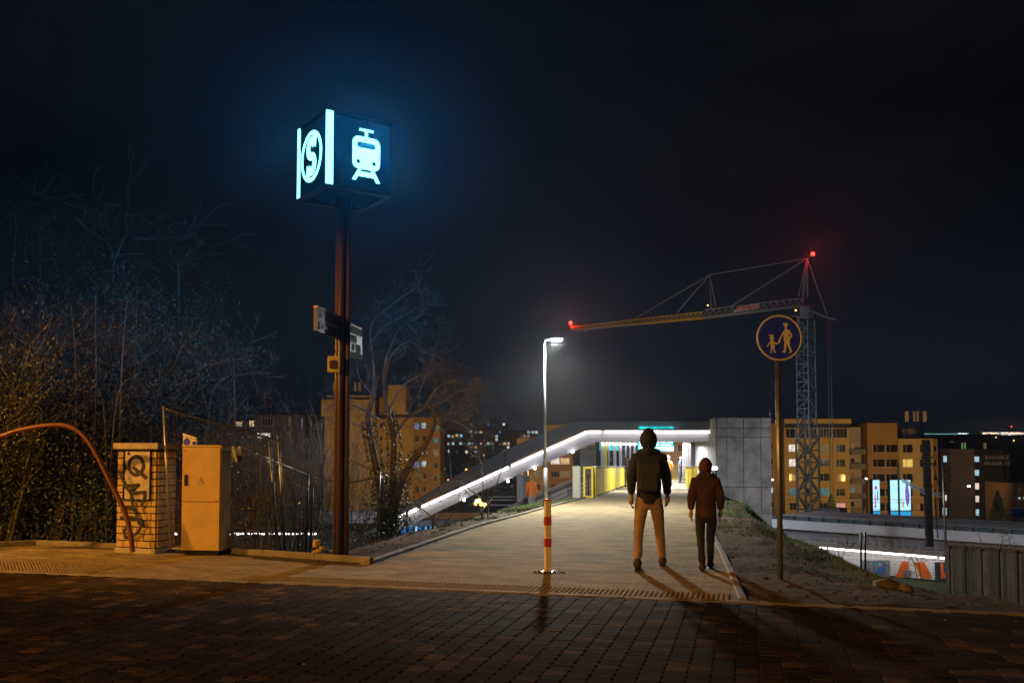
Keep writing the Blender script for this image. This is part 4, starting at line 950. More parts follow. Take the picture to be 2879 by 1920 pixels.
# ------------------------------------------------------------------ apartment blocks and the city beyond
M_OCH = mat('ochre_render', (.46, .34, .12), .85, var=.12, scale=.15, bump=.05)
M_OCH2 = mat('brown_render', (.34, .22, .07), .85, var=.12, scale=.15, bump=.05)
M_OCH3 = mat('light_ochre', (.54, .42, .17), .85, var=.12, scale=.15, bump=.05)
M_GLS = mat('window_glass', (.012, .016, .022), .12, var=.3, scale=.6, bump=0)
M_FRM = mat('window_frame', (.50, .49, .46), .6, var=.1, scale=1, bump=0)
M_GREYB = mat('grey_render', (.16, .135, .13), .85, var=.15, scale=.1, bump=.05)
M_DKB = mat('dark_block', (.05, .05, .055), .85, var=.2, scale=.05, bump=0)
LIT = {'warm': emis('win_warm', (1, .66, .32), 1.1, .6, 1.2), 'white': emis('win_white', (1, .86, .72), 1.3, .5, 1.5), 'cool': emis('win_cool', (.55, .88, 1.0), 1.0, .5, 1.5),
       'blue': emis('win_blue', (.12, .35, .8), .8, .4, 1.2), 'green': emis('win_green', (.35, .7, .25), .5, .3, 1), 'yellow': emis('win_yellow', (1, .68, .15), 1.0, .3, 1), 'pink': emis('win_pink', (1, .45, .38), .9, .5, .8), 'dim': emis('win_dim', (.5, .35, .15), .35, .6, 2), 'red': emis('win_red', (1, .12, .08), 1.2),
       'teal': emis('win_teal', (.05, .45, .5), .45, .7, 1.5)}
WC = {}
class Bld:
    def __init__(s, name, label, cat, px, pyb, Y, z=None):
        p = P(px, pyb, Y); s.Y = Y; s.o = thing(name, label, cat, (p.x, Y, p.z if z is None else z)); s.l = s.o.location.copy(); s.n = 0
    def box(s, n_, x0, y0, x1, y1, m, dy=0.0, dep=12.0, base=False):      # picture rectangle at the facade plane
        a, b = P(x0, y0, s.Y)-s.l, P(x1, y1, s.Y)-s.l; zb = 0 if base else b.z
        g = MB(); g.box(((a.x+b.x)/2, dy+dep/2, (a.z+zb)/2), (b.x-a.x, dep, a.z-zb)); return g.obj(n_, m, s.o)
    def win(s, x0, y0, x1, y1, lit=None, mull=1, dy=0.0):
        a, b = P(x0, y0, s.Y)-s.l, P(x1, y1, s.Y)-s.l; w_, h = round(b.x-a.x, 1), round(a.z-b.z, 1)
        k = (w_, h, mull)
        if k not in WC:
            g = MB(); f = .07
            for x in (-w_/2+f/2, w_/2-f/2): g.box((x, -.02, h/2), (f, .08, h))
            for z in (f/2, h-f/2): g.box((0, -.02, z), (w_-2*f, .08, f))
            for i in range(mull):
                x = -w_/2+w_*((i+1)/(mull+1) if mull > 1 else .36); g.box((x, -.018, h/2), (f, .07, h-2*f))
            g.box((0, -.09, -.03), (w_+.12, .18, .05))
            q = MB(); q.box((0, -.005, h/2), (w_-.04, .03, h-.04)); WC[k] = (g.mesh('window', M_FRM), q)
        fm, q = WC[k]; o = bpy.data.objects.new('window', fm); COL.objects.link(o); o.parent = s.o; o.location = ((a.x+b.x)/2, dy, b.z)
        kk = k+(lit,)
        if kk not in WC: WC[kk] = q.mesh('pane', LIT[lit] if lit else M_GLS)
        p = bpy.data.objects.new('pane', WC[kk]); COL.objects.link(p); p.parent = o; return o
# --- right: ochre estate block
e = Bld('apartment_block', 'long ochre apartment block with balconies and several lit windows behind the crane', 'building', 2168, 1500, 174, -14)
e.box('wall', 2160, 1190, 2200, 1500, M_OCH2, 1.2, 11, True)
e.box('wall', 2204, 1191, 2392, 1500, M_OCH3, 0, 12, True)
e.box('parapet', 2203, 1177.5, 2391, 1190.7, M_OCH3, -.5, 12.6)
e.box('roof_recess', 2206, 1190.8, 2388, 1203, M_BLK, -.25, .22)
e.box('wall', 2392.3, 1200, 2434, 1500, mat('balcony_back', (.38, .36, .34), .8), 1.5, 10, True)
e.box('wall', 2434.3, 1189, 2525, 1500, M_OCH2, -.6, 12.5, True)
e.box('wall', 2525.3, 1233, 2629, 1500, M_OCH3, 0, 10, True)
e.box('end_wall', 2629.3, 1233, 2652, 1500, M_OCH2, 1.5, 12, True)
for x0, x1, k in ((2209, 2240, 1), (2246, 2262, 1), (2266, 2296, 3), (2300, 2338, 4), (2341, 2382, 3)): e.win(x0, 1205, x1, 1231, None, k)
for r in range(6):
    y = 1248.5+r*41
    litA = ('white', 'white', None, 'teal', None, None)[r]; litC = ('dim', None, None, 'teal', None, None)[r]; litD = (None, None, None, None, 'pink', None)[r]  # teal panes glow in place of cyan reflections in the glass
    e.win(2216+r*.8, y, 2244.5+r*.8, y+22, litA); e.win(2262, y, 2277, y+22, None); e.win(2305, y, 2333, y+22, litC); e.win(2350, y+1, 2377.5, y+23, litD)
    yb = y-6
    e.win(2399, yb+4, 2411, yb+20, ('dim' if r == 0 else 'teal' if r == 3 else None), 0, 1.48)
    e.box('balcony_slab', 2392.5, yb+32, 2433.8, yb+35, M_CONC, -.2, 1.6)
    e.box('balcony_rail', 2393, yb+20, 2433.5, yb+31.8, mat('balcony_grey', (.16, .17, .18), .6), -.15, .08)
    e.win(2172, y-2, 2180, y+16, ('cool' if r in (3,) else None), 0, 1.18); e.win(2188, y-2, 2197, y+16, None, 0, 1.18)
    e.box('balcony_rail', 2170, y+17, 2199, y+27, mat('balcony_grey', (.16, .17, .18), .6), .9, .08)
    if r < 5:
        e.win(2449, y, 2485, y+23.5, None, 1, -.62); e.win(2486, y, 2521, y+23.5, None, 1, -.62)
    e.win(2537, y+1, 2567, y+24, 'yellow' if r == 1 else None); e.win(2585, y+1, 2618, y+24, 'dim' if r == 2 else None)
    e.win(2634, y+4, 2644, y+22, None, 0, 1.48)
e.box('roof_box', 2556, 1203, 2598, 1231, M_GREYB, 3, 5)
for x in (2547, 2552, 2570, 2580, 2597, 2602):
    a, b = P(x, 1185, 176)-e.l, P(x, 1156, 176)-e.l; g = MB(); g.box(((a.x), 2, (a.z+b.z)/2), (.35, .25, b.z-a.z)); g.obj('antenna_panel', M_FRM, e.o)
for x in (2550, 2575, 2595):
    a, b = P(x, 1232, 176)-e.l, P(x, 1140, 176)-e.l; g = MB(); g.bar((a.x, 2.2, a.z), (a.x, 2.2, b.z), .14); g.obj('antenna_mast', M_BLK, e.o)
# --- town hall
f = Bld('town_hall', 'dark grey town hall with lettering high on its wall and a column of lit windows', 'building', 2653, 1500, 186, -14)
f.box('wall', 2654, 1262, 2672, 1500, M_GREYB, 1, 12, True); f.box('wall', 2672.3, 1262, 2745, 1500, mat('grey_render2', (.22, .18, .17), .85, var=.1, scale=.1), 0, 12, True)
f.box('wall', 2745.3, 1264, 2838, 1500, M_DKB, 1.5, 11, True); f.box('wall', 2838.3, 1273, 2854, 1500, M_DKB, 1.2, 11, True)
for y0, y1, l in ((1280, 1300, 'cool'), (1318, 1333, None), (1354, 1372, None), (1391, 1409, 'white'), (1428, 1450, 'cool')): f.win(2655, y0, 2669, y1, l, 0, .98)
for y0, y1, l in ((1282, 1299, 'cool'), (1319.5, 1338, 'cool'), (1357, 1377, 'white'), (1394, 1413, 'white'), (1431, 1451, 'cool'), (1469, 1479, 'white')): f.win(2748, y0, 2764, y1, l, 0, 1.48)
for s, y in (('RADNICE', 1286), ('PRAHA 14', 1303.5)):
    t = text('lettering', s, 1.10, .1, mat('letter_grey', (.62, .58, .56), .6), f.o, bold=.02, space=1.08); p = P(2809, y, 186)-f.l; place(t, (p.x+.15, 1.1, p.z), 0)
f2 = Bld('flat_roofed_block', 'dark flat roofed block with greenish lit windows rising behind the town hall', 'building', 2650, 1500, 235, -14)
f2.box('wall', 2652, 1231, 2683, 1500, M_DKB, .5, 10, True); f2.box('wall', 2683.3, 1224, 2724, 1500, mat('brown_dark', (.13, .09, .07), .9), 0, 12, True); f2.box('wall', 2733, 1222, 2794, 1500, mat('brown_dark', (.13, .09, .07), .9), 0, 12, True)
f2.win(2702, 1243, 2708, 1262, 'green', 0); f2.win(2710, 1243, 2716, 1262, 'green', 0); f2.win(2673, 1239, 2677, 1244, 'dim', 0, .48); f2.win(2679, 1239, 2683, 1244, 'dim', 0, .48)
f2.win(2750, 1243, 2760, 1262, None, 0); f2.win(2764, 1243, 2774, 1262, 'dim', 0)
f3 = Bld('small_dark_house', 'small dark house at the right edge with a few lit windows', 'building', 2858, 1500, 150, -13)
f3.box('wall', 2858, 1359, 2960, 1500, mat('brown_dark', (.13, .09, .07), .9), 0, 10, True); f3.win(2861, 1395, 2870, 1404, 'cool', 0); f3.win(2876, 1395, 2884, 1404, 'cool', 0); f3.win(2862, 1372, 2868, 1382, None, 0)
bs = Bld('blue_signboard', 'plain blue signboard with a pale top edge at the right picture edge', 'sign', 2846, 1470, 120, -12)
bs.box('board', 2846, 1430, 2960, 1455, mat('sign_navy', (.01, .06, .28), .5, bump=0), 0, .3); bs.box('top_edge', 2846, 1427, 2960, 1429.8, M_FRM, -.05, .4)
for x in (2858, 2930): bs.box('post', x, 1455, x+2, 1500, M_BLK, .05, .2, True)
# --- ochre block behind the canopy
d = Bld('apartment_block', 'ochre apartment block seen under and above the sloping canopy', 'building', 1453, 1500, 195, -14)
d.box('wall', 1453, 1234, 1534.8, 1500, M_OCH, .8, 11, True); d.box('wall', 1535, 1197, 1612, 1500, M_OCH2, 0, 12, True); d.box('wall', 1612.2, 1197, 1632, 1500, M_DKB, .6, 10, True); d.box('wall', 1632.2, 1197, 2060, 1500, M_OCH, 0, 12, True)
d.box('parapet', 1452.5, 1230, 1536, 1233.8, M_OCH2, .5, 11.5); d.box('parapet', 1534.5, 1193, 2060, 1196.8, M_OCH2, -.3, 12.6)
for r, y in enumerate((1249, 1286, 1323, 1360, 1397, 1434)):
    d.win(1464, y, 1487, y+13, 'white' if r == 0 else None, 2, .78); d.win(1499, y+1, 1520, y+19, 'dim' if r == 2 else None, 1, .78)
    if r > 0: d.win(1472, y+1, 1484, y+18, None, 1, .76) if False else None
    d.win(1548, y, 1574, y+19, 'white' if r == 1 else None, 2); d.win(1575, y, 1602, y+19, 'warm' if r == 1 else ('dim' if r == 2 else None), 2)
    for x in (1650, 1690, 1730, 1860, 1905, 1960, 2000): d.win(x, y+1, x+24, y+20, 'dim' if (x, r) == (1960, 1) else None)
# --- tower left behind the bare tree
a_ = Bld('apartment_tower', 'tall orange apartment tower with a stepped roof behind the bare tree', 'building', 903, 1500, 190, -14)
a_.box('wall', 903, 1123, 1050, 1500, M_OCH3, 0, 14, True); a_.box('roof_step', 915, 1111, 1040, 1122.8, M_OCH3, 1, 10)
a_.box('lift_tower', 1062, 1116, 1087, 1180, M_OCH2, 2, 6); a_.box('lift_tower', 1087.2, 1080, 1137, 1180, M_OCH3, 2.2, 8)
a_.box('wall', 1050.2, 1177, 1160, 1500, M_OCH, .8, 12, True); a_.box('wall', 1160.2, 1177, 1212, 1500, M_OCH2, 1.2, 12, True); a_.box('wall', 1212.2, 1179, 1236, 1500, M_OCH2, .9, 12, True)
a_.box('parapet', 1049, 1173, 1237, 1176.8, M_OCH2, .5, 13)
for r in range(7):
    y = 1188+r*36
    a_.win(1163, y, 1177, y+19, ('blue', None, None, 'blue', None, None, None)[r], 1, 1.18); a_.win(1184, y, 1197, y+16, ('cool', None, None, 'cool', None, None, None)[r], 1, 1.18); a_.win(1218, y+4, 1232, y+22, ('teal', 'teal', 'dim', None, None, 'warm', None)[r], 0, .88)
    a_.win(1066, y, 1075, y+15, None, 0, .78); a_.win(1100, y, 1110, y+17, None, 0, .78)
for x in (932, 941, 992, 1004): 
    p, q_ = P(x, 1110, 190)-a_.l, P(x, 1072, 190)-a_.l; g = MB(); g.bar((p.x, 3, p.z), (p.x, 3, q_.z), .5, .3); g.obj('antenna_panel', M_FRM, a_.o)
# --- pale house on the left
b_ = Bld('pale_house', 'pale pinkish flat roofed house with warm lit windows behind the fence panels', 'building', 600, 1420, 88, -8)
M_PNK = mat('pink_render', (.30, .22, .20), .85, var=.15, scale=.3, bump=.05)
b_.box('wall', 560, 1180, 716, 1500, M_PNK, 1.2, 9, True); b_.box('wall', 716.2, 1166, 855, 1500, mat('grey_pink_render', (.24, .19, .18), .85, var=.15, scale=.3), 0, 9, True)
b_.box('roof_edge', 556, 1176, 716, 1179.8, M_BLK, 1, 9.4); b_.box('roof_edge', 715, 1162, 857, 1165.8, M_BLK, -.2, 9.4)
b_.win(649, 1182, 672, 1200, 'warm', 2, 1.18); b_.win(690, 1181, 713, 1200, 'warm', 2, 1.18); b_.win(600, 1186, 612, 1198, 'white', 1, 1.18)
b_.win(721, 1215, 762, 1233, 'white', 4); b_.win(737, 1174, 769, 1197, None, 3); b_.win(812, 1173, 817, 1198, 'dim', 0); b_.win(847, 1174, 852, 1200, 'blue', 0); b_.win(812, 1212, 817, 1232, 'dim', 0)
b_.win(720, 1262, 735, 1282, None); b_.win(749, 1285, 761, 1304, 'cool'); b_.win(790, 1262, 805, 1284, None); b_.win(650, 1240, 670, 1262, None, 1, 1.18)
# --- distant dark blocks with many lit windows
c_ = Bld('distant_block', 'long dark block far behind with rows of small lit windows', 'building', 1238, 1450, 420, -12)
c_.box('wall', 1238, 1209, 1512, 1500, M_DKB, 0, 15, True); c_.box('roof_step', 1330, 1190, 1365, 1208.8, mat('roof_red_dark', (.12, .05, .04), .9), 2, 8); c_.box('roof_step', 1366, 1190, 1432, 1208.8, M_DKB, 1, 10); c_.box('roof_step', 1378, 1176, 1404, 1189.8, M_DKB, 3, 6)
pts = [(525,592,'cool'),(577,595,'warm'),(632,582,'warm'),(688,585,'cool'),(890,540,'blue'),(948,540,'warm'),(1048,435,'blue'),(1165,465,'dim'),(1252,435,'white'),(1200,540,'blue'),(1160,595,'cool'),(1158,640,'white'),(522,690,'warm'),(583,690,'cool'),(683,690,'cool'),(797,690,'cool'),(838,690,'blue'),(950,690,'pink'),(1045,690,'cool'),(1083,690,'dim'),(1112,690,'dim'),(1205,690,'dim'),(1265,690,'warm'),(1315,690,'warm'),(1310,740,'white'),(883,740,'yellow'),(530,790,'white'),(630,800,'dim'),(760,800,'white'),(885,800,'blue'),(990,845,'pink'),(1205,845,'teal'),(1265,790,'red'),(1265,845,'pink'),(1325,800,'white'),(1525,592,'pink'),(1580,540,'cool'),(1635,540,'cool'),(1683,540,'white'),(1578,592,'pink'),(465,1025,'blue'),(412,1025,'cool'),(1110,740,'teal'),(700,600,'blue')]
for x, y, l in pts:
    X, Yp = 1150+x/4.702, 1100+y/4.702; big = 3.6 if l in ('cool', 'white', 'warm') else 3.0; c_.win(X-big, Yp-big*1.1, X+big, Yp+big*1.1, l, 0, 0 if Yp > 1209 else .95)
rn = random.Random(21)
for i in range(50):
    X, Yp = 1245+rn.randrange(33)*8, 1216+rn.randrange(9)*11.3; c_.win(X-2, Yp-3, X+2, Yp+3, rn.choice((None, None, None, 'dim')), 0)
c2 = Bld('distant_block', 'dim far block low between the pale house and the orange tower', 'building', 850, 1450, 300, -12)
c2.box('wall', 850, 1240, 905, 1500, M_DKB, 0, 10, True)
for x, y, l in ((866, 1246, 'pink'), (893, 1247, 'blue'), (896, 1260, 'blue'), (890, 1268, 'cool'), (878, 1265, 'dim')): c2.win(x-3, y-3, x+3, y+3, l, 0)
# glimmering lights of the far city (uncountable)
mats = [emis('city_warm', (1, .66, .32), 5), emis('city_cool', (.55, .88, 1.0), 5), emis('city_pale', (1, .86, .72), 5), emis('city_amber', (1, .5, .08), 9), emis('city_teal', (.3, .9, .9), 5), emis('city_red', (1, .1, .05), 16), emis('city_white', (.9, .95, 1), 9), emis('city_orange', (1, .35, .05), 9)]
g = MB()
def cl(x, y, Y, s, m): g.ball(P(x, y, Y), s*Y/F0, 6, m)
x = 2600
while x < 2690: cl(x, 1220+rn.uniform(-.4, .4), 1250, .9, 4); x += 2.9
for i in range(22): cl(2693+rn.random()*30, 1218.5+rn.uniform(-.6, .6), 1250, rn.uniform(.8, 1.5), rn.choice((6, 4, 0, 6)))
for i in range(190): cl(2762+rn.random()**.9*125, 1217.5+rn.uniform(-2, 2.2), 1250, rn.uniform(.7, 1.5), rn.choice((0, 2, 3, 6, 7, 0, 4)))
for i in range(110): cl(2815+rn.random()*90, 1222+rn.random()*9, 1150, rn.uniform(.7, 1.4), rn.choice((6, 6, 1, 2, 0)))
for x, y in ((2800, 1229), (2804, 1258), (2850, 1238), (2858, 1259), (2862, 1330), (2873, 1336), (2770, 1247), (2771, 1256), (2844, 1199)): cl(x, y, 900 if y > 1210 else 1250, 1.8, 3 if y > 1210 else 5)
for x, y, m in ((1311, 1320, 7), (1325, 1320, 7), (1245, 1330, 3), (1260, 1348, 5), (1262, 1410, 7)): cl(x, y, 230, 2.6 if m == 7 else 1.6, m)
for i in range(60): cl(880+rn.random()*25, 1235+rn.random()*90, 500, rn.uniform(.6, 1.2), rn.choice((1, 2, 6, 3))) if i < 14 else None
tag(g.obj('city_lights', mats), kind='stuff')
# lamps of the estate
def street_lamp(px, py, foot, Y, col, lab, head=2.6, arm=6, tall=None):
    p = P(px, py, Y); b = P(px+arm, foot, Y); t = thing('street_lamp', lab, 'street lamp', b)
    h = p-b; g = MB(); s = Y/F0
    g.tube([(0, 0, 0), (0, 0, h.z*.75), (-arm*s*.15, 0, h.z*.93), (-arm*s*.5, 0, h.z+.1), (h.x, 0, h.z+.05)], [s*1.6, s*1.3, s*1.1, s*1.0, s*.9], 7); g.obj('pole', M_LG, t)
    g = MB(); g.ball((h.x, 0, h.z), head*s, 10, sc=(1.3, .8, .7)); g.obj('lamp_head', emis('lamp_'+'%02d%02d%02d' % tuple(int(c*99) for c in col), col, 25), t); return t
street_lamp(2724, 1366, 1490, 80, (.95, 1, 1), 'pale curved street lamp in front of the town hall', 3.4, 16)
street_lamp(2405, 1458, 1510, 110, (1, .55, .10), 'short amber street lamp behind the platform roof near the crane foot', 3.5, 3)
street_lamp(2436, 1345, 1480, 105, (.8, .97, 1), 'bright bluish lamp beside the narrow billboard', 2.4, -8)
street_lamp(2172, 1348, 1480, 120, (1, .92, .8), 'small warm lamp just right of the concrete pier', 2.4, 4)
street_lamp(842, 1414, 1470, 60, (1, .6, .15), 'small amber lamp seen through the bushes left of the totem', 2.6, 2)
street_lamp(2181, 1455, 1490, 100, (1, .9, .7), 'half hidden warm lamp behind the blue sign post', 2.4, 3)
g = MB(); g.tube([P(1270, 1420, 70), P(1264, 1240, 70)], [.07, .04], 8); tag(g.obj('blue_mast', mat('blue_steel', (.03, .12, .38), .5)), 'thin blue steel mast behind the lower canopy', 'mast')
# billboards
def billboard(x0, x1, y0, y1, Y, lab, skew, seed):
    a, b = P(x0, y0, Y), P(x1, y1, Y); t = thing('billboard', lab, 'billboard', ((a.x+b.x)/2, Y, b.z), skew); w_ = (b.x-a.x)/math.cos(skew); h = a.z-b.z; rn = random.Random(seed)
    g = MB(); g.box((0, .2, h/2), (w_+.2, .35, h+.2)); g.obj('frame', M_BLK, t)
    g = MB(); g.box((0, .0, h/2+.25), (w_, .04, h-.5)); g.obj('lit_poster', emis('poster_lit', (.45, .85, .95), 1.5, .25, 1), t)
    g = MB(); g.box((0, .0, .12), (w_, .04, .55)); g.obj('blue_footer', emis('poster_foot', (.03, .38, .75), 1.0), t)
    if seed == 1:
        for x, z, ww, hh, c in ((-.15, h*.78, .7, .5, 'mag'), (-.35, h*.45, .35, 1.6, 'mag'), (.25, h*.55, .3, 1.4, 'vio'), (-.3, h*.25, .6, .4, 'mag')):
            g = MB(); g.prism([Vector((x+ww*.5*math.cos(t_)*rn.uniform(.8, 1.1), -.03, z+hh*.5*math.sin(t_)*rn.uniform(.8, 1.1))) for t_ in [2*PI*i/9 for i in range(9)]], (0, -.01, 0)); g.obj('poster_shape', emis('poster_'+c, (.8, .05, .4) if c == 'mag' else (.25, .12, .6), 1.1, .4, 3), t)
    else:
        for x, z, ww, hh, c in ((.75, h*.6, .5, 2.6, 'vio'), (.25, h*.3, .25, .8, 'org'), (-.8, h*.85, .15, .15, 'vio')):
            g = MB(); g.prism([Vector((x+ww*.5*math.cos(t_)*rn.uniform(.7, 1.1), -.03, z+hh*.5*math.sin(t_)*rn.uniform(.8, 1.1))) for t_ in [2*PI*i/9 for i in range(9)]], (0, -.01, 0)); g.obj('poster_shape', emis('poster_'+c, (.25, .12, .6) if c == 'vio' else (1, .45, .1), 1.0, .4, 3), t)
        for x in (-.6, 0, .3): g = MB(); g.box((x, -.03, h*.45), (.4, .01, .06)); g.obj('poster_line', emis('poster_org', (1, .45, .1), 1), t)
    g = MB(); g.box((0, .3, -1.5), (.25, .25, 3)); g.obj('leg', M_GALV, t)
    g = MB(); g.box((0, -.5, -.45), (w_*.9, .3, .12)); g.obj('service_tray', M_WCLAD, t); return t
billboard(2449, 2479, 1349, 1447, 104, 'narrow angled billboard with pink figures glowing left of the wide one', R(42), 1)
billboard(2501, 2563, 1349, 1448, 98, 'wide pale blue glowing billboard beside the dark mast', R(8), 2)
column('utility_post', 2524, 2532, 1300, 1482, 70, M_GALV, 'grey round post passing in front of the wide billboard', 'post')
# conifer silhouettes near the estate
# ------------------------------------------------------------------ overhead line mast and wires
om = thing('catenary_mast', 'thick dark mast with brackets rising before the platform roof', 'mast', P(2612, 1560, 48))
def o_(x, y, Y=48): return P(x, y, Y)-om.location
g = MB(); g.bar(o_(2614, 1536), o_(2603, 1236), .32, .28); g.obj('pole', M_BLK, om)
for y, x0, x1 in ((1285, 2589, 2623), (1303, 2587, 2622), (1366, 2596, 2622)): g = MB(); g.bar(o_(x0, y), o_(x1, y), .08); g.obj('cross_arm', M_BLK, om)
for (x0, y0), (x1, y1) in (((2532, 1343), (2600, 1378)), ((2536, 1352), (2600, 1388)), ((2605, 1378), (2646, 1388)), ((2605, 1388), (2646, 1397))): g = MB(); g.bar(o_(x0, y0), o_(x1, y1), .05); g.obj('bracket_arm', M_GALV, om)
for i in range(9):
    f_ = i/9; g = MB(); g.bar(o_(2534+64*f_, 1344+34*f_), o_(2540+64*f_, 1354+34*f_), .035); g.obj('lattice_bar', M_GALV, om)
for i in range(6):
    f_ = i/6; g = MB(); g.bar(o_(2606+38*f_, 1379+9*f_), o_(2611+38*f_, 1389+9*f_), .035); g.obj('lattice_bar', M_GALV, om)
for (x0, y0), (x1, y1) in (((2630, 1385), (2636, 1512)), ((2622, 1303), (2646, 1386))): g = MB(); g.bar(o_(x0, y0), o_(x1, y1), .04); g.obj('hanger_rod', M_BLK, om)
g = MB(); g.tube([P(2663, 1640, 30), P(2647, 1232, 30)], [.05, .025], 8); tag(g.obj('thin_lamp_post', M_LG), 'thin grey leaning pole right of the dark catenary mast', 'pole')
for i, (y0, y1, c) in enumerate(((1440, 1452, 4), (1432, 1428, 8), (1414, 1420, 6), (1402, 1396, 5), (1447, 1470, 3), (1385, 1392, 6))):
    a, b = P(2170, y0, 60), P(2960, y1, 52); pts = [a.lerp(b, t/24)-Vector((0, 0, .35*c/6*4*(t/24)*(1-t/24))) for t in range(25)]
    g = MB(); g.tube(pts, .014, 4); tag(g.obj('overhead_wire', M_BLK), 'thin dark overhead wire crossing before the apartment block and town hall', 'wire', 'overhead line wires')
# wire mesh fence posts on the slope
wf = thing('mesh_fence', 'thin wire mesh fence with two dark posts at the foot of the grass slope', 'fence', P(2425, 1612, 17))
def w__(x, y, Y=17): return P(x, y, Y)-wf.location
for x, y in ((2420, 1495), (2432, 1495)): g = MB(); g.tube([w__(x+1, 1620), w__(x, y)], .018, 6); g.obj('post', M_BLK, wf)
for k in range(14):
    y = 1498+k*9; g = MB(); g.tube([w__(2432, y), w__(2545, y+9), w__(2664, y+14)], .0025, 3); g.obj('wire', M_GALV, wf)
    g = MB(); g.tube([w__(2240, y+6), w__(2330, y+2), w__(2420, y)], .0025, 3)
    if k < 9: g.obj('wire', M_GALV, wf)
for k in range(30): g = MB(); g.tube([w__(2262+k*13.4, 1503+abs(2425-2262-k*13.4)*.03), w__(2263+k*13.4, 1630)], .002, 3); g.obj('wire', M_GALV, wf)
# ------------------------------------------------------------------ tower crane
M_CY = mat('crane_yellow', (.60, .40, .06), .5, var=.15); M_CG = mat('crane_grey', (.30, .35, .38), .5, .4, var=.2)
MX, MY = P(2270, 1249, 120).x, 120.0
ja = math.atan2(-24.6, 29.6); cr = thing('tower_crane', 'tall lattice tower crane with a yellow tipped jib and two red warning lights', 'crane', (MX, MY, -9), ja)
jd = Vector((29.6, -24.6)).normalized()
def ju(px):   # local x on the jib for a picture column
    c = (px-W0/2)/F0; return (c*MY-MX)/(jd.x-c*jd.y)
def jz(px, py): u = ju(px); return P(px, py, MY+jd.y*u).z+9
def jp(px, py, y=0): return Vector((ju(px), y, jz(px, py)))
def lattice(g, z0, z1, w_, n, r, rot=0):
    M = Matrix.Rotation(rot, 3, 'Z'); cs = [M@Vector((x*w_/2, y*w_/2, 0)) for x, y in ((-1, -1), (1, -1), (1, 1), (-1, 1))]
    for c in cs: g.bar((c.x, c.y, z0), (c.x, c.y, z1), r*1.5)
    for i in range(n):
        a, b = z0+(z1-z0)*i/n, z0+(z1-z0)*(i+1)/n
        for k in range(4):
            p, q = cs[k], cs[(k+1) % 4]
            g.bar((p.x, p.y, a), (q.x, q.y, a), r)
            if (i+k) % 2: g.bar((p.x, p.y, a), (q.x, q.y, b), r)
            else: g.bar((q.x, q.y, a), (p.x, p.y, b), r)
g = MB(); rt = -ja+R(40); lattice(g, 0, 8.2, 2.0, 4, .16, rt); g.obj('lower_mast', mat('mast_weathered', (.42, .36, .30), .6, .3, var=.3), cr)
g = MB(); lattice(g, 8.2, 12.9, 2.05, 3, .15, rt); g.obj('climbing_frame', mat('mast_weathered', (.42, .36, .30), .6), cr)
g = MB(); lattice(g, 12.9, 27.0, 1.7, 12, .12, rt); g.obj('upper_mast', M_CG, cr)
g = MB(); g.box((.2, 0, 28.0), (1.3, 1.3, 1.6), rt, bev=.1); g.obj('slewing_unit', M_CG, cr)
g = MB(); g.box((-.9, -1.3, 26.6), (1.0, .9, 1.7), bev=.1); cb_ = g.obj('operator_cab', mat('cab_white', (.55, .55, .52), .5), cr); g = MB(); g.box((-.9, -1.77, 26.9), (.9, .04, .8)); g.obj('cab_window', M_GLS, cb_)
g = MB(); g.box((-1.1, -1.76, 25.8), (1.2, .05, 1.0)); g.obj('yellow_board', M_CY, cr)
def jib(g, x0, x1, lo, up, n, w_, r):        # triangular lattice boom between picture columns
    for y in (-w_/2, w_/2): g.bar(jp(x0, lo[0], y), jp(x1, lo[1], y), r*1.4)
    g.bar(jp(x0, up[0]), jp(x1, up[1]), r*1.4)
    for i in range(n):
        a, b = i/n, (i+1)/n; m_ = (a+b)/2
        for y in (-w_/2, w_/2):
            A = jp(x0, lo[0], y).lerp(jp(x1, lo[1], y), a); B = jp(x0, lo[0], y).lerp(jp(x1, lo[1], y), b); T = jp(x0, up[0]).lerp(jp(x1, up[1]), m_)
            g.bar(A, T, r*.7); g.bar(T, B, r*.7)
        g.bar(jp(x0, lo[0], -w_/2).lerp(jp(x1, lo[1], -w_/2), a), jp(x0, lo[0], w_/2).lerp(jp(x1, lo[1], w_/2), b), r*.7)
g = MB(); jib(g, 1606, 1781, (927, 912.5), (919, 899), 15, .9, .10); jib(g, 1781, 1980, (912.5, 894.5), (899, 877), 15, 1.0, .10); g.obj('outer_jib', M_CY, cr)
g = MB(); jib(g, 1984, 2237, (894, 863), (871, 841), 14, 1.1, .10); jib(g, 2237, 2268, (863, 862), (841, 838), 2, 1.1, .1); g.obj('inner_jib', M_CG, cr)
ax_ = jp(2277, 727)
g = MB(); 
for y in (-.6, .6): g.bar(jp(2255, 835, y), ax_, .16); g.bar(jp(2271, 833, y), ax_, .16)
g.obj('apex_frame', M_CG, cr)
for a, b in ((ax_, jp(2000, 773)), (ax_, jp(2056, 863)), (jp(2000, 773), jp(1785, 897)), (jp(2000, 773), jp(1906, 879)), (ax_, jp(2300, 797)), (jp(2300, 797), jp(2331, 885))):
    g = MB(); g.bar(a, b, .11); g.obj('pendant', M_CG, cr)
g = MB(); g.bar(jp(2016, 862), jp(2000, 773), .13); g.bar(jp(2003, 868), jp(2000, 773), .10); g.obj('jib_post', M_CG, cr)
g = MB()
for y in (-.5, .5): g.bar(jp(2252, 858, y), jp(2330, 893, y), .13); g.bar(jp(2330, 893, y), jp(2353, 898, y), .18)
for i in range(5): g.bar(jp(2258+i*15, 861+i*7, -.5), jp(2258+i*15, 861+i*7, .5), .08)
g.obj('counter_jib', M_CG, cr)
for x in (2332, 2340):
    a = jp(x-.5, 900); g = MB(); g.tube([a, Vector((a.x, a.y, 3))], .045, 5); g.obj('hoist_rope', M_CG, cr)
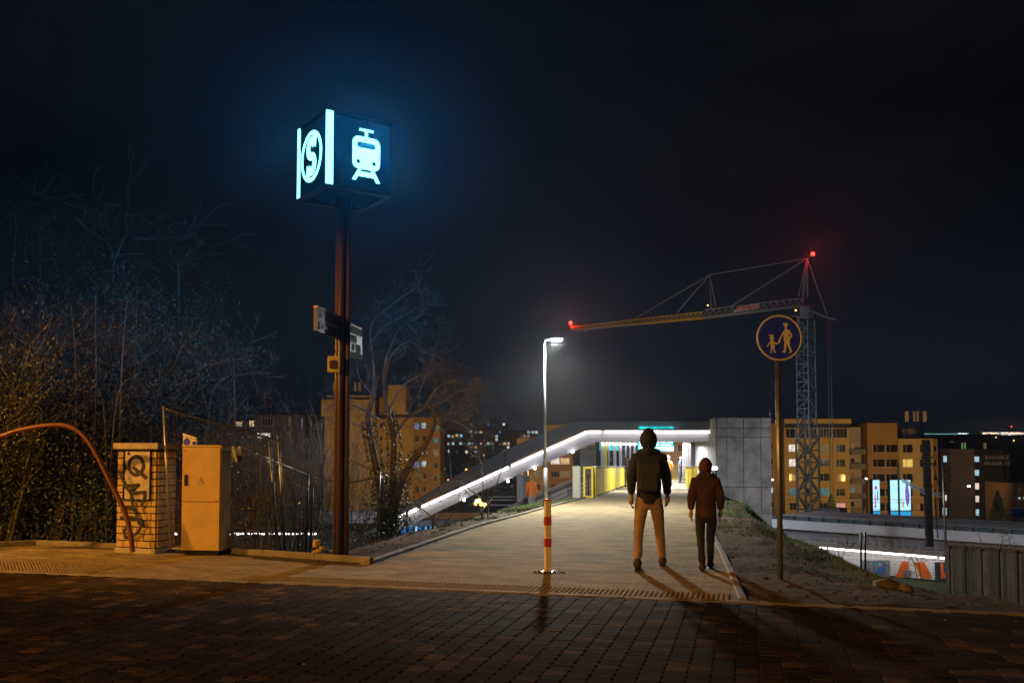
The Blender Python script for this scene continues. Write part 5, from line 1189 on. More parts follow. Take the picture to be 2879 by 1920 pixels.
g = MB(); g.box((3.4, 0, 1.2), (2.4, 2.6, 2.4)); g.obj('ballast', M_CONC, cr)
g = MB(); A, B = jp(2070, 879, -.62), jp(2144, 869, -.62); g.prism([A, B, jp(2145, 853, -.62), jp(2087, 863, -.62)], (0, .04, 0)); bn = g.obj('banner', mat('banner_white', (.62, .62, .62), .6), cr)
c_b = jp(2112, 866.5, -.66); t = text('lettering', 'STRABAG', .82, .01, mat('banner_red', (.55, .03, .03), .5), cr, bold=.02, space=.92); place(t, c_b, 0); t.rotation_euler = (PI/2, 0, 0)
M_RL = emis('red_beacon', (1, .035, .02), 4)
REDS = []
for px, py in ((2293, 714), (1605, 909)):
    p = jp(px, py); g = MB(); g.ball(p, .30, 10); g.obj('warning_light', M_RL, cr)
    g = MB(); g.bar(p-Vector((0, 0, .1)), (ax_ if px > 2000 else jp(1608, 922)), .07); g.obj('light_bracket', M_CG, cr)
    wpt = Matrix.Rotation(ja, 3, 'Z')@p; REDS.append(Vector((wpt.x+MX, wpt.y+MY-.4, wpt.z-9)))
for px, py in ((2000, 860), (2248, 874)):
    g = MB(); g.ball(jp(px, py, -.7), .10, 8); g.obj('marker_light', MATS['amber_globe'], cr)
# ------------------------------------------------------------------ site fence panels behind the kerb
M_FT = mat('fence_tube', (.36, .38, .42), .4, .8, var=.2)
def cat3(pts, k=8):
    o = []
    for i in range(len(pts)-1):
        a, b, c, d = pts[max(i-1, 0)], pts[i], pts[i+1], pts[min(i+2, len(pts)-1)]
        for j in range(k):
            t = j/k; o.append(.5*((2*b)+(c-a)*t+(2*a-5*b+4*c-d)*t*t+(3*b-a-3*c+d)*t**3))
    return o+[pts[-1]]
def fence_panel(lab, TL, TR, BL, BR, YL, YR, sag=0, nh=6, nv=26, bottom=True, r=.021, mesh=True, posts=(1, 1), YT=0.0):
    o = P(*BL, YL); t = thing('fence_panel', lab, 'fence', o, 0, 'wire mesh site fence panels')
    def q(u, v):
        x = (TL[0]*(1-u)+TR[0]*u)*v+(BL[0]*(1-u)+BR[0]*u)*(1-v); y = (TL[1]*(1-u)+TR[1]*u)*v+(BL[1]*(1-u)+BR[1]*u)*(1-v)
        return P(x, y+sag*4*u*(1-u)*v, YL*(1-u)+YR*u+YT*v)-o
    if posts[0]: g = MB(); g.tube([q(0, 0), q(0, 1.02)], r, 8); g.obj('post', M_FT, t)
    if posts[1]: g = MB(); g.tube([q(1, -.02), q(1, 1.05)], r, 8); g.obj('post', M_FT, t)
    g = MB(); g.tube([q(i/10, 1) for i in range(11)], r*.85, 8); g.obj('top_rail', M_FT, t)
    if bottom: g = MB(); g.tube([q(0, 0), q(1, 0)], r*.85, 8); g.obj('bottom_rail', M_FT, t)
    if mesh:
        g = MB()
        for i in range(1, nh): g.tube([q(k/8, i/nh) for k in range(9)], .005, 3, cap=False)
        for i in range(1, nv): g.tube([q(i/nv, 0), q(i/nv, 1)], .0026, 3, cap=False)
        g.obj('wire_mesh', M_FT, t)
    return t
fence_panel('tall leaning site fence panel standing behind the two cabinets', (461, 1148), (783, 1240), (480, 1540), (803, 1557), 12.98, 14.15)
g = MB(); g.tube([P(783, 1552, 13.9), P(757, 1238, 13.9)], .019, 8); tag(g.obj('leaning_tube', M_FT), 'single grey steel tube leaning beside the end post of the tall fence panel', 'tube')
fence_panel('second site fence panel sloping down behind the electrical cabinet', (672, 1256), (867, 1336), (650, 1560), (860, 1562), 15.6, 17.2, posts=(0, 1), bottom=False)
fence_panel('sagging site fence panel right behind the totem pole', (881, 1339), (1068, 1337), (872, 1560), (1061, 1524), 17.3, 17.6, sag=17, bottom=False, r=.022)
fence_panel('last site fence panel dropping behind the ivy covered tree', (1062, 1325), (1143, 1366), (1062, 1520), (1145, 1500), 18.2, 19.5, bottom=False, posts=(0, 1), r=.02)
tg = thing('site_notice', 'white notice board with blue round symbols on the fence behind the cabinets', 'sign', P(533, 1255, 13.6), R(-8))
g = MB(); g.prism([Vector((x, 0, z)) for x, z in ((-.11, -.1), (.115, -.1), (.115, .13), (-.11, .20))], (0, .01, 0)); g.obj('board', M_WHT, tg)
for x, z in ((-.045, .07), (.07, .05)): g = MB(); g.prism([Vector((x+a, -.003, z+b)) for a, b in circ(0, 0, .055 if x < 0 else .03, 18)], (0, .002, 0)); g.obj('blue_symbol', mat('sign_blue', (.018, .03, .26), .4), tg)
pb = thing('plastic_bag', 'crumpled translucent grey plastic bag hung on the fence beside the cabinet', 'plastic bag', P(666, 1278, 13.7))
g = MB(); g.grid(lambda u, v: Vector((-.06+.13*u-.02*v, .02*math.sin(7*u+3*v), -.11+.23*v+.01*math.sin(9*u))), 10, 10); g.obj('bag', mat('bag_plastic', (.35, .38, .40), .3, var=.4, scale=12), pb)
pp = thing('paper_note', 'small pale green paper note clipped on the fence beside the cabinet edge', 'paper', P(650, 1285, 13.6))
g = MB(); g.prism([Vector(v) for v in ((-.04, 0, -.07), (.03, 0, -.08), (.005, 0, .08), (-.04, 0, .05))], (0, .003, 0)); g.obj('sheet', mat('green_paper', (.35, .50, .40), .7), pp)
yb_ = MB(); rn = random.Random(31); c = G(893, 1572, 0)
for i in range(7): rock(yb_, (c.x+rn.uniform(-.05, .05), c.y+.05+rn.uniform(-.03, .03), .05+i*.032), .055, rn)
tag(yb_.obj('yellow_stone', mat('yellow_lump', (.55, .38, .12), .9, var=.4, scale=9, bump=.6)), 'yellowish rough stone lump standing on the kerb left of the totem pole', 'stone')
rb = MB(); c = G(925, 1570, 0); rb.grid(lambda u, v: Vector((c.x-.12+.28*u, c.y+.12+.18*v, .06+.03*math.sin(8*u)*math.cos(5*v)+.03*(1-abs(2*u-1)))), 12, 8)
tag(rb.obj('plastic_sheet', MATS['bag_plastic']), 'crumpled grey plastic sheet lying between the yellow stone and the totem pole', 'plastic sheet')
# ------------------------------------------------------------------ trees and bushes
M_BRK2 = mat('bark', (.17, .13, .10), .9, var=.5, scale=8, bump=.5, bscale=30); M_TWG = mat('twig', (.13, .115, .10), .85, var=.4, scale=6, bump=0)
def leafmat(name, a, b_):
    m = bpy.data.materials.new(name); m.use_nodes = True; n = m.node_tree; N = n.nodes; L = n.links; b = N['Principled BSDF']
    geo = N.new('ShaderNodeNewGeometry'); rp = N.new('ShaderNodeValToRGB'); rp.color_ramp.elements[0].color = (*a, 1); rp.color_ramp.elements[1].color = (*b_, 1)
    L.new(geo.outputs['Random Per Island'], rp.inputs['Fac']); L.new(rp.outputs['Color'], b.inputs['Base Color']); b.inputs['Roughness'].default_value = .55; MATS[name] = m; return m
M_LF = leafmat('shrub_leaf', (.018, .028, .018), (.115, .13, .105)); M_IVY = leafmat('ivy_leaf', (.02, .045, .015), (.06, .11, .035)); M_BRN = leafmat('brown_leaf', (.035, .022, .012), (.13, .085, .045))
def grow(g, p, d, L_, r, depth, rn, up=.12, kink=.35, nseg=4, spread=.9, kids=3, rmin=.0035):
    pts = [p]; rs = [r]; tips = []
    for i in range(nseg):
        d = (d+Vector((rn.gauss(0, kink), rn.gauss(0, kink), rn.gauss(0, kink)+up))*.45).normalized(); p = p+d*L_/nseg
        pts.append(p); rs.append(max(rmin, r*(1-.55*(i+1)/nseg)))
        if depth > 0 and i >= 1:
            for _ in range(kids if i == nseg-1 else (1 if rn.random() < .75 else 0)):
                ax = d.orthogonal().normalized(); ax.rotate(Matrix.Rotation(rn.uniform(0, 2*PI), 3, d)); dd = (d+ax*rn.uniform(.45, 1.1)*spread).normalized()
                grow(g, p, dd, L_*rn.uniform(.5, .8), rs[-1]*.72, depth-1, rn, up, kink, nseg, spread, kids, rmin)
    g.tube(pts, rs, 5 if r > .02 else 3, cap=False)
def leaf(g, c, s, rn, m=0):
    a = rn.uniform(0, 2*PI); t = rn.uniform(-1, 1); d = Vector((math.cos(a)*math.sqrt(1-t*t), math.sin(a)*math.sqrt(1-t*t), t)); o = d.orthogonal().normalized(); o.rotate(Matrix.Rotation(rn.uniform(0, 6.28), 3, d))
    g.add([c-d*s, c+o*s*.38, c+d*s, c-o*s*.38], [(0, 1, 2, 3)], m)
# bare tree with ivy right of the totem
tr = thing('bare_tree', 'bare forked tree with ivy on its trunks right behind the totem pole', 'tree', P(1090, 1545, 18.6))
TB = tr.location.copy(); rn = random.Random(77)
def tp(x, y, Y=18.6): return P(x, y, Y)-TB
g = MB(); t1 = cat3([tp(1082, 1550), tp(1076, 1420), tp(1062, 1330), tp(1042, 1230), tp(1036, 1170), tp(1050, 1110), tp(1056, 1060, 18.8)]); g.tube(t1, [.095*(1-.55*i/len(t1)) for i in range(len(t1))], 9)
g.obj('trunk', M_BRK2, tr)
g = MB(); t2 = cat3([tp(1098, 1548), tp(1104, 1440), tp(1106, 1330), tp(1108, 1240), tp(1093, 1170), tp(1082, 1105), tp(1080, 1050, 18.3), tp(1088, 1000, 18.3)]); g.tube(t2, [.088*(1-.7*i/len(t2)) for i in range(len(t2))], 9); g.obj('trunk', M_BRK2, tr)
g = MB(); t3 = cat3([tp(1104, 1480), tp(1118, 1390, 18.2), tp(1150, 1310, 18), tp(1196, 1250, 17.9), tp(1222, 1190, 17.9), tp(1212, 1140, 17.9)]); g.tube(t3, [.095*(1-.75*i/len(t3)) for i in range(len(t3))], 8); g.obj('trunk', M_BRK2, tr)
g = MB()
limbs = [([(1050, 1115), (1052, 1050), (1045, 980), (1040, 930), (1060, 890), (1110, 850), (1180, 800)], .028), ([(1045, 960), (1080, 920), (1130, 890), (1180, 860)], .018), ([(1062, 1180), (1020, 1150), (960, 1130), (920, 1150)], .03),
         ([(1108, 1235), (1140, 1180), (1190, 1150), (1240, 1130), (1290, 1100), (1320, 1095)], .035), ([(1190, 1150), (1230, 1090), (1280, 1070), (1322, 1098)], .026), ([(1090, 1160), (1130, 1090), (1170, 1060), (1220, 1050)], .025),
         ([(1220, 1180), (1260, 1180), (1310, 1200), (1345, 1225)], .022), ([(1196, 1250), (1240, 1175), (1290, 1160)], .02), ([(1085, 1060), (1100, 1000), (1150, 960), (1190, 990), (1230, 1000)], .02), ([(1088, 1000), (1120, 930), (1160, 900), (1200, 880)], .016),
         ([(1150, 1310), (1190, 1330), (1240, 1340)], .018), ([(1062, 1330), (1000, 1300), (950, 1290)], .02), ([(1040, 1210), (990, 1190), (940, 1220)], .022), ([(1050, 1115), (1010, 1060), (1000, 1000)], .016), ([(1180, 1100), (1215, 1010), (1228, 960)], .012)]
for L_, r in limbs:
    dy = rn.uniform(-.7, .7); pts = cat3([tp(x, y, 18.6+dy*i/len(L_)) for i, (x, y) in enumerate(L_)], 5); k = len(pts)
    g.tube(pts, [max(.005, r*(1-.8*i/k)) for i in range(k)], 6)
    for i in range(2, k):
        for _ in range(3 if r > .019 else 2):
            if rn.random() < .62:
                d = (pts[i]-pts[i-1]).normalized(); ax = d.orthogonal().normalized(); ax.rotate(Matrix.Rotation(rn.uniform(0, 6.28), 3, d)); dd = (d*.7+ax+Vector((.15, 0, .1))).normalized()
                grow(g, pts[i], dd, rn.uniform(.14, .48), max(.0035, r*.24*(1-.6*i/k)), 2, rn, .02, .6, 3, .9, 2, .0028)
g.obj('crown', mat('lamplit_twig', (.21, .20, .18), .85, var=.4, scale=6, bump=0), tr)  # twig colour made paler to carry the street lamp's light
g = MB()
for T, n_, top in ((t1, 1500, .62), (t2, 1500, .60), (t3, 700, .55)):
    for i in range(n_):
        f_ = rn.random()**1.3*top; idx = f_*(len(T)-1); a = T[int(idx)].lerp(T[min(int(idx)+1, len(T)-1)], idx % 1); rr_ = .15+.38*max(0, (.28-f_))*rn.random()*3
        th = rn.uniform(0, 6.28); leaf(g, a+Vector((math.cos(th)*rr_, math.sin(th)*rr_, rn.uniform(-.05, .05))), rn.uniform(.02, .04), rn)
for i in range(2600):
    f_ = rn.random(); leaf(g, tp(1070+rn.gauss(38, 34), 1530-rn.random()**1.5*190, 18.3+rn.uniform(-.5, .4)), rn.uniform(.02, .042), rn)
g.obj('ivy', M_IVY, tr)
# the large dark bushes at the left
SHR = [(-40, 1300, 14.6, 330, 900, 1), (150, 1330, 15.3, 300, 810, 2), (330, 1330, 16.0, 300, 735, 3), (500, 1340, 17.2, 260, 800, 4), (30, 1200, 18.5, 260, 760, 5)]
labs = ['dark leafy bush at the far left edge behind the conduit arch', 'dark leafy bush directly behind the top of the conduit arch', 'tallest leafy bush rising behind the brick meter cabinet', 'leafy bush behind the electrical cabinet with bluish lit tips', 'sparse tall bush at the back of the left thicket']
def bush(idx, cx, topy, Y, hw, label):
    rn = random.Random(100+idx); b = P(cx, 1590, Y); b.z = hgt(b.x, Y)-.1; t = thing('leafy_shrub', label, 'bush', b, 0, 'leafy bushes of the left thicket')
    H = CAMZ+(1249-topy)*Y/F0-b.z; Wd = hw*Y/F0; g = MB(); tips = []
    for i in range(16):
        a = rn.uniform(0, 6.28); x0 = rn.uniform(-.5, .5)*Wd; y0 = rn.uniform(-.6, .6); p = Vector((x0*.5, y0*.4, 0)); h = H*rn.uniform(.62, 1.0)*(1-.35*abs(x0/Wd)); pts = [p]; r0 = rn.uniform(.018, .04)
        for k in range(7):
            p = p+Vector((x0*.11+rn.gauss(0, .05), rn.gauss(0, .05), h/7)); pts.append(p)
        g.tube(cat3(pts, 3), [max(.006, r0*(1-.8*k/21)) for k in range(22)], 5)
        for k in range(2, 7):
            for _ in range(3):
                q = pts[k]; d = Vector((rn.gauss(0, .8), rn.gauss(0, .6), rn.uniform(.1, 1.1))).normalized(); L_ = rn.uniform(.4, 1.0); 
                grow(g, q, d, L_, .008, 1, rn, .2, .4, 4, .8, 2, .003); tips.append((q, d, L_))
    g.obj('stems', M_TWG, t); g = MB(); n = 24000
    cl_ = [(q+d*L_*rn.uniform(.2, 1.1)) for q, d, L_ in tips]
    for k in range(110):
        u = rn.uniform(-1, 1); v = rn.random(); hh = H*.96*math.sqrt(max(0, 1-(abs(u)**2.4)))*v; cl_.append(Vector((u*Wd, rn.uniform(-.9, .9)*math.sqrt(1-u*u), .25+hh)))
    for i in range(n):
        c = rn.choice(cl_); s = rn.uniform(.10, .34); v = Vector((rn.gauss(0, 1), rn.gauss(0, 1), rn.gauss(0, 1)))*s
        q = c+v
        if q.z < .05: q.z = rn.uniform(.05, .6)
        leaf(g, q, rn.uniform(.018, .04), rn, 0 if rn.random() < .92 else 1)
    g.obj('foliage', [M_LF, M_BRN], t); return t
for i, (cx, _, Y, hw, ty, s) in enumerate(SHR): bush(i, cx, ty, Y, hw, labs[i])
def bare(label, x, by, Y, segs, seed, r=.05, dep=3, L0=.9, mat_=None, group='bare trees of the thicket'):
    rn = random.Random(seed); b = P(x, by, Y); t = thing('bare_tree', label, 'tree', b, 0, group); g = MB(); gc = MB()
    for L_ in segs:
        pts = cat3([P(px, py, Y+rn.uniform(-.3, .3))-b for px, py in L_], 5); k = len(pts); g.tube(pts, [max(.006, r*(1-.85*i/k)) for i in range(k)], 6)
        for i in range(k//4, k):
            if rn.random() < .75:
                d = (pts[i]-pts[i-1]).normalized(); ax = d.orthogonal().normalized(); ax.rotate(Matrix.Rotation(rn.uniform(0, 6.28), 3, d)); grow(gc, pts[i], (d*.5+ax).normalized(), L0*rn.uniform(.4, 1), max(.004, r*.3*(1-.7*i/k)), dep-1, rn, .05, .4, 3, .9, 2, .003)
    g.obj('trunk', M_TWG, t); gc.obj('crown', M_TWG, t); return t
bare('bare tree with crossing twigs standing highest above the middle bush', 320, 1560, 16.8, [[(320, 1560), (330, 1200), (318, 900), (316, 740), (292, 660), (272, 590)], [(316, 740), (308, 690), (240, 640), (215, 610)], [(316, 745), (350, 670), (380, 672)]], 1, .028)
bare('bare tree reaching over the right shoulder of the thicket', 480, 1560, 17.5, [[(480, 1560), (500, 1100), (502, 800), (496, 740), (475, 705), (520, 690)]], 2, .024)
bare('spreading bare bush pushing fine twigs right over the fence', 590, 1560, 16.5, [[(590, 1560), (585, 1200), (610, 1080), (690, 1052), (765, 1050)], [(600, 1200), (560, 1050), (620, 1020), (705, 1005)], [(655, 1560), (660, 1150), (655, 1000)], [(600, 1300), (640, 1190), (700, 1110)]], 3, .022, 3, .5)
bare('tall bare multi stemmed tree at the far left edge', 40, 1560, 17.0, [[(40, 1560), (30, 1100), (35, 800), (45, 640), (40, 600)], [(60, 1560), (70, 1000), (72, 760), (68, 680)], [(110, 1560), (112, 900), (112, 700), (114, 600)], [(150, 1560), (160, 900), (175, 800), (145, 720)]], 4, .02)
bare('pale thin stems rising through the middle bush', 270, 1560, 15.0, [[(250, 1560), (270, 1100), (268, 900), (272, 800)], [(330, 1560), (340, 1100), (352, 900), (358, 850)], [(200, 1560), (215, 1100), (200, 860)], [(300, 1560), (290, 1130), (215, 1090)], [(300, 1500), (330, 1120), (385, 1060)]], 5, .02, 2, .5)
# low scrub behind the fence panels
def scrub(label, x0, x1, topy, Y, seed, n=60):
    rn = random.Random(seed); c = P((x0+x1)/2, 1560, Y); c.z = hgt(c.x, Y); t = thing('scrub_bush', label, 'bush', c, 0, 'leafless scrub behind the site fence'); g = MB()
    for i in range(n):
        x = rn.uniform(x0, x1); b = P(x, 1500, Y+rn.uniform(-.5, .9)); b.z = hgt(b.x, b.y)-.05; h = (CAMZ+(1249-topy)*Y/F0-b.z)*rn.uniform(.45, 1)
        grow(g, b-c, Vector((rn.gauss(0, .15), rn.gauss(0, .1), 1)).normalized(), h*.75, rn.uniform(.006, .013), 2, rn, .25, .25, 4, .6, 2, .0028)
    g.obj('stems', M_TWG, t); g = MB()
    for i in range(1400):
        x = rn.uniform(x0, x1); y = Y+rn.uniform(-.6, .9); b = P(x, 1500, y); zb = hgt(b.x, y); h = (CAMZ+(1249-topy)*Y/F0-zb); leaf(g, Vector((b.x, y, zb+rn.random()**1.4*h*.8))-c, rn.uniform(.015, .035), rn, 0)
    g.obj('dry_leaves', M_BRN, t)
scrub('leafless scrub filling the gap right of the electrical cabinet', 640, 790, 1345, 15.0, 41, 44)
scrub('leafless scrub behind the second fence panel', 780, 900, 1330, 18.6, 42)
scrub('leafless scrub between the totem pole and the ivy covered tree', 900, 1075, 1330, 19.5, 43, 50)
scrub('leafless scrub behind the brick meter cabinet', 470, 640, 1300, 15.4, 44, 30)
scrub('leafless scrub in front of the orange tower', 830, 930, 1265, 24, 46, 18)
for i, (L_, lab, Y) in enumerate((([[(1370, 1478), (1372, 1420), (1360, 1380), (1352, 1300), (1335, 1240)], [(1374, 1420), (1400, 1350), (1420, 1300)], [(1352, 1400), (1290, 1350)]], 'small bare sapling on the verge before the middle of the canopy', 21.5), ([[(1358, 1480), (1350, 1430), (1310, 1380), (1280, 1350)], [(1352, 1440), (1385, 1400)]], 'low bare sapling just left of the verge sapling', 21.0), ([[(1225, 1525), (1245, 1480), (1290, 1420), (1310, 1380)], [(1240, 1490), (1200, 1440), (1160, 1420)]], 'thin bare sapling bending over the verge near the blue posters', 18.5))):
    bare(lab, L_[0][0][0], L_[0][0][1], Y, L_, 60+i, .022, 2, .42, group='bare saplings on the left verge')
bare('dry forked weed at the foot of the grass slope', 2360, 1580, 16, [[(2362, 1585), (2356, 1545), (2348, 1528)], [(2362, 1585), (2378, 1540), (2384, 1525)]], 70, .008, 2, .15, group='dry weeds by the slope')
bare('dry twiggy weed before the orange wall letters', 2575, 1630, 13, [[(2580, 1632), (2572, 1590), (2560, 1560)], [(2590, 1632), (2585, 1590), (2574, 1562)]], 71, .006, 2, .12, group='dry weeds by the slope')
bare('dry twigs sticking up behind the plank fence', 2766, 1560, 21.5, [[(2764, 1545), (2752, 1500)], [(2840, 1545), (2836, 1508), (2824, 1500)], [(2815, 1540), (2820, 1505)]], 72, .012, 2, .2, group='dry weeds by the slope')
# conifers of the estate
def conifer(label, x, ty, by, Y, seed):
    rn = random.Random(seed); b = P(x, by, Y); H = P(x, ty, Y).z-b.z; t = thing('conifer', label, 'tree', b, 0, 'dark conifers of the estate'); g = MB(); g.tube([(0, 0, 0), (0, 0, H*.95)], [H*.02, .03], 6); g.obj('trunk', M_BRK2, t); g = MB()
    for i in range(2600):
        f_ = rn.random()**.8; h = H*(.06+.94*f_); R_ = H*.30*(1-f_)**.8*(1+.25*math.sin(h*9/H*6.28))+.05; a = rn.uniform(0, 6.28); r = R_*math.sqrt(rn.random()); leaf(g, Vector((r*math.cos(a), r*math.sin(a), h-r*.25)), H*.028, rn)
    g.obj('crown', M_IVY, t)
conifer('dark conifer before the ochre block right of the crane mast', 2338, 1388, 1475, 150, 1); conifer('low round dark conifer right beside the crane conifer', 2368, 1432, 1478, 150, 2); conifer('dark conifer before the town hall wall', 2808, 1380, 1480, 140, 3)
# ------------------------------------------------------------------ people
M_SKN = mat('skin', (.42, .25, .18), .55, var=.1, scale=9, bump=.02)
def skin(name, chains, m, parent, sub=1, root=None):
    wrinkle = sub > 1
    vs = []; rr = []; ed = []; idx = {}
    for ch in chains:
        last = None
        for p, r in ch:
            k = tuple(round(c, 4) for c in p)
            if k not in idx: idx[k] = len(vs); vs.append(p); rr.append(r)
            if last is not None and last != idx[k]: ed.append((last, idx[k]))
            last = idx[k]
    me = bpy.data.meshes.new('s'); me.from_pydata(vs, ed, []); o = bpy.data.objects.new('s', me); COL.objects.link(o)
    o.modifiers.new('s', 'SKIN').use_smooth_shade = True
    for i, v in enumerate(me.skin_vertices[0].data):
        r = rr[i]; v.radius = r if isinstance(r, tuple) else (r, r); v.use_root = (i == 0)
    sb = o.modifiers.new('u', 'SUBSURF'); sb.levels = sub; sb.render_levels = sub
    dg = bpy.context.evaluated_depsgraph_get(); dg.update(); me2 = bpy.data.meshes.new_from_object(o.evaluated_get(dg)); bpy.data.objects.remove(o)
    me2.materials.clear(); me2.materials.append(m); me2.name = name
    for p in me2.polygons: p.use_smooth = True
    if wrinkle:
        for v in me2.vertices:
            c = v.co; f_ = noise.noise(Vector((c.x*7, c.y*7, c.z*20)))*.009+noise.noise(Vector((c.x*16, c.y*16, c.z*34+5)))*.006
            v.co = c+v.normal*f_
    n = bpy.data.objects.new(name, me2); COL.objects.link(n); n.parent = parent; return n
def V(*a): return Vector(a)
def person(label, loc, rz, H, arms, legs, top, bottom, shoes=None, coat=False, hood=None, hair=None, hat=None, bag=None, lean=0.0, headturn=0.0, group=None, bulk=1.0):
    """figure of unit height 1.75 facing -Y; arms/legs: joints for left(-x) and right(+x)"""
    t = thing('person', label, 'person', loc, rz, group); s = H/1.75; t.scale = (s, s, s)
    hip = V(0, 0, .93); ch = V(0, -lean*.5, 1.28); nk = V(0, -lean, 1.49); hd = V(0, -lean*1.15-.01, 1.62)
    C = []; B = [(hip, (.15, .10)), (V(0, -lean*.25, 1.08), (.125, .09)), (ch, (.15, .10)), (V(0, -lean*.85, 1.42), (.10, .075)), (nk, .052), (V(0, nk.y-.005, 1.545), .055)]
    C.append(B)
    for k, sd in ((0, -1), (1, 1)):
        L_ = legs[k]; th = V(sd*.09, 0, .88); C.append([(hip, (.15, .10)), (th, .085), (L_[0], .058), (L_[1], .038), (L_[1]+V(0, -.03, -.055), .036), (L_[1]+V(0, -.15, -.065), .028)])
        sh = V(sd*.165, -lean*.9, 1.40); A = arms[k]; wr = A[1]; d = (wr-A[0]).normalized()
        C.append([(V(0, -lean*.85, 1.42), (.10, .075)), (sh, .058), (A[0], .042), (wr, .027)])
    body = skin('body', C, M_SKN, t)
    # palms and fingers, joined to the body mesh below
    hand = MB()
    for k, sd in ((0, -1), (1, 1)):
        A = arms[k]; wr = A[1]; d = (wr-A[0]).normalized(); sdv = d.cross(V(sd, 0, 0)).normalized() if abs(d.x) < .9 else V(0, 1, 0); nrm = d.cross(sdv).normalized()
        hand.tube([wr-d*.02, wr+d*.03, wr+d*.085], [.026, .034, .03], 8)
        for j, fl_ in enumerate((.066, .076, .070, .054)):
            o = wr+d*.075+sdv*(.026-.0175*j); hand.tube([o, o+d*fl_*.5+nrm*.006, o+d*fl_*.82+nrm*.024, o+d*fl_*.9+nrm*.04], [.0092, .0088, .0078, .005], 6)
        o = wr+d*.02+sdv*.028; hand.tube([o, o+sdv*.02+d*.03, o+sdv*.022+d*.062+nrm*.012], [.011, .0105, .006], 6)
    # head shape with face
    n0 = len(hand.v); seg = 18; ring = 14; hc = hd+V(0, 0, .0); Mh = Matrix.Rotation(headturn, 3, 'Z'); vs = []
    for i in range(ring+1):
        a = PI*i/ring; z = math.cos(a)
        for j in range(seg):
            b = 2*PI*j/seg; x, y = math.sin(a)*math.cos(b), math.sin(a)*math.sin(b)
            X, Y_, Z = x*.078, y*.095, z*.122
            if z < -.1: X *= 1+.28*z; Y_ = Y_*(1+.15*z)-.012*(-z)
            f = max(0, -y)                        # face side
            if f > .75 and abs(x) < .22 and -.25 < z < .12: Y_ -= .022*(1-abs(x)/.22)*(1 if z < -.02 else .5)
            if f > .6 and .1 < abs(x) < .5 and .0 < z < .22: Y_ += .010
            if f > .7 and abs(x) < .35 and -.52 < z < -.38: Y_ -= .006
            vs.append(hc+Mh@V(X, Y_, Z))
    hand.add(vs, [(i*seg+j, i*seg+(j+1) % seg, (i+1)*seg+(j+1) % seg, (i+1)*seg+j) for i in range(ring) for j in range(seg)], 0, True)
    for sd in (-1, 1): hand.ball(hc+Mh@V(sd*.078, .008, -.005), .03, 8, 0, (.35, .7, 1.1))
    eye = MB()
    ho = hand.obj('h', M_SKN); 
    import bmesh
    bm = bmesh.new(); bm.from_mesh(body.data); bm.from_mesh(ho.data); bm.to_mesh(body.data); bm.free(); bpy.data.objects.remove(ho)
    for p in body.data.polygons: p.use_smooth = True
    for sd in (-1, 1):
        g = MB(); g.ball(hc+Mh@V(sd*.030, -.083, .012), .011, 8); g.obj('eye', mat('eye_dark', (.05, .04, .04), .3, bump=0), body)
    g = MB(); g.tube([hc+Mh@V(-.024, -.084, -.060), hc+Mh@V(0, -.089, -.058), hc+Mh@V(.024, -.084, -.060)], [.003, .006, .003], 6); g.obj('mouth', mat('lips', (.30, .11, .10), .5, bump=0), body)
    k_ = 1.17*bulk
    J = [[(V(0, 0, .78), (.165*bulk, .12*bulk)), (V(0, 0, .90), (.17*bulk, .13*bulk)), (V(0, -lean*.25, 1.08), (.155*bulk, .12*bulk)), (ch, (.175*bulk, .13*bulk)), (V(0, -lean*.85, 1.42), (.125, .095)), (V(0, nk.y, 1.50), .068)]]
    for k, sd in ((0, -1), (1, 1)):
        A = arms[k]; sh = V(sd*.160, -lean*.9, 1.385); J.append([(V(0, -lean*.85, 1.42), (.125, .095)), (sh, .078*k_), (A[0], .060*k_), (A[0].lerp(A[1], .92), .042*k_)])
    jk = skin('coat' if coat else 'jacket', J, top, t, 2)
    if coat:
        g = MB(); g.lathe((0, 0, 0), [(.205, .50), (.215, .56), (.19, .80), (.165, 1.0), (.17, 1.10)], 18); skx = g.obj('coat_skirt', top, t); skx.scale = (1, .75, 1)
    T = [[(V(0, 0, .98), (.145, .11)), (hip-V(0, 0, .03), (.155, .115))]]
    for k, sd in ((0, -1), (1, 1)):
        L_ = legs[k]; T.append([(hip-V(0, 0, .03), (.155, .115)), (V(sd*.095, 0, .82), .098), (L_[0], .072), (L_[0].lerp(L_[1], .5), .062), (L_[0].lerp(L_[1], .98), .056)])
    skin('trousers', T, bottom, t, 2)
    for k in (0, 1):
        an = legs[k][1]; g = MB(); g.ball(an+V(0, -.075, -.05), .15, 14, 0, (.34, .95, .33)); g.ball(an+V(0, .01, -.02), .06, 10, 0, (.95, 1.05, 1.1)); g.box(an+V(0, -.07, -.092), (.09, .26, .02), bev=.008)
        g.obj('shoe', shoes or mat('shoe_dark', (.03, .025, .022), .6), t)
    if hood:
        g = MB(); vs = []
        for i in range(11):
            a = PI*i/13; z = math.cos(a)
            for j in range(18):
                b = 2*PI*j/18; x, y = math.sin(a)*math.cos(b), math.sin(a)*math.sin(b); r = .94+.10*max(0, z)**4
                yy = y*.125
                if y < -.35 and hood != 'closed': yy = y*.085
                vs.append(hc+V(0, .01, .0)+Mh@V(x*.112, yy, z*.152*r+.012))
        g.add(vs, [(i*18+j, i*18+(j+1) % 18, (i+1)*18+(j+1) % 18, (i+1)*18+j) for i in range(10) for j in range(18) if not (hood != 'closed' and 11 <= j <= 15 and 3 <= i <= 8)], 0, True); g.tube([V(-.13, nk.y+.02, 1.47), V(0, nk.y+.09, 1.50), V(.13, nk.y+.02, 1.47)], [.04, .06, .04], 8); g.obj('hood', top, t)
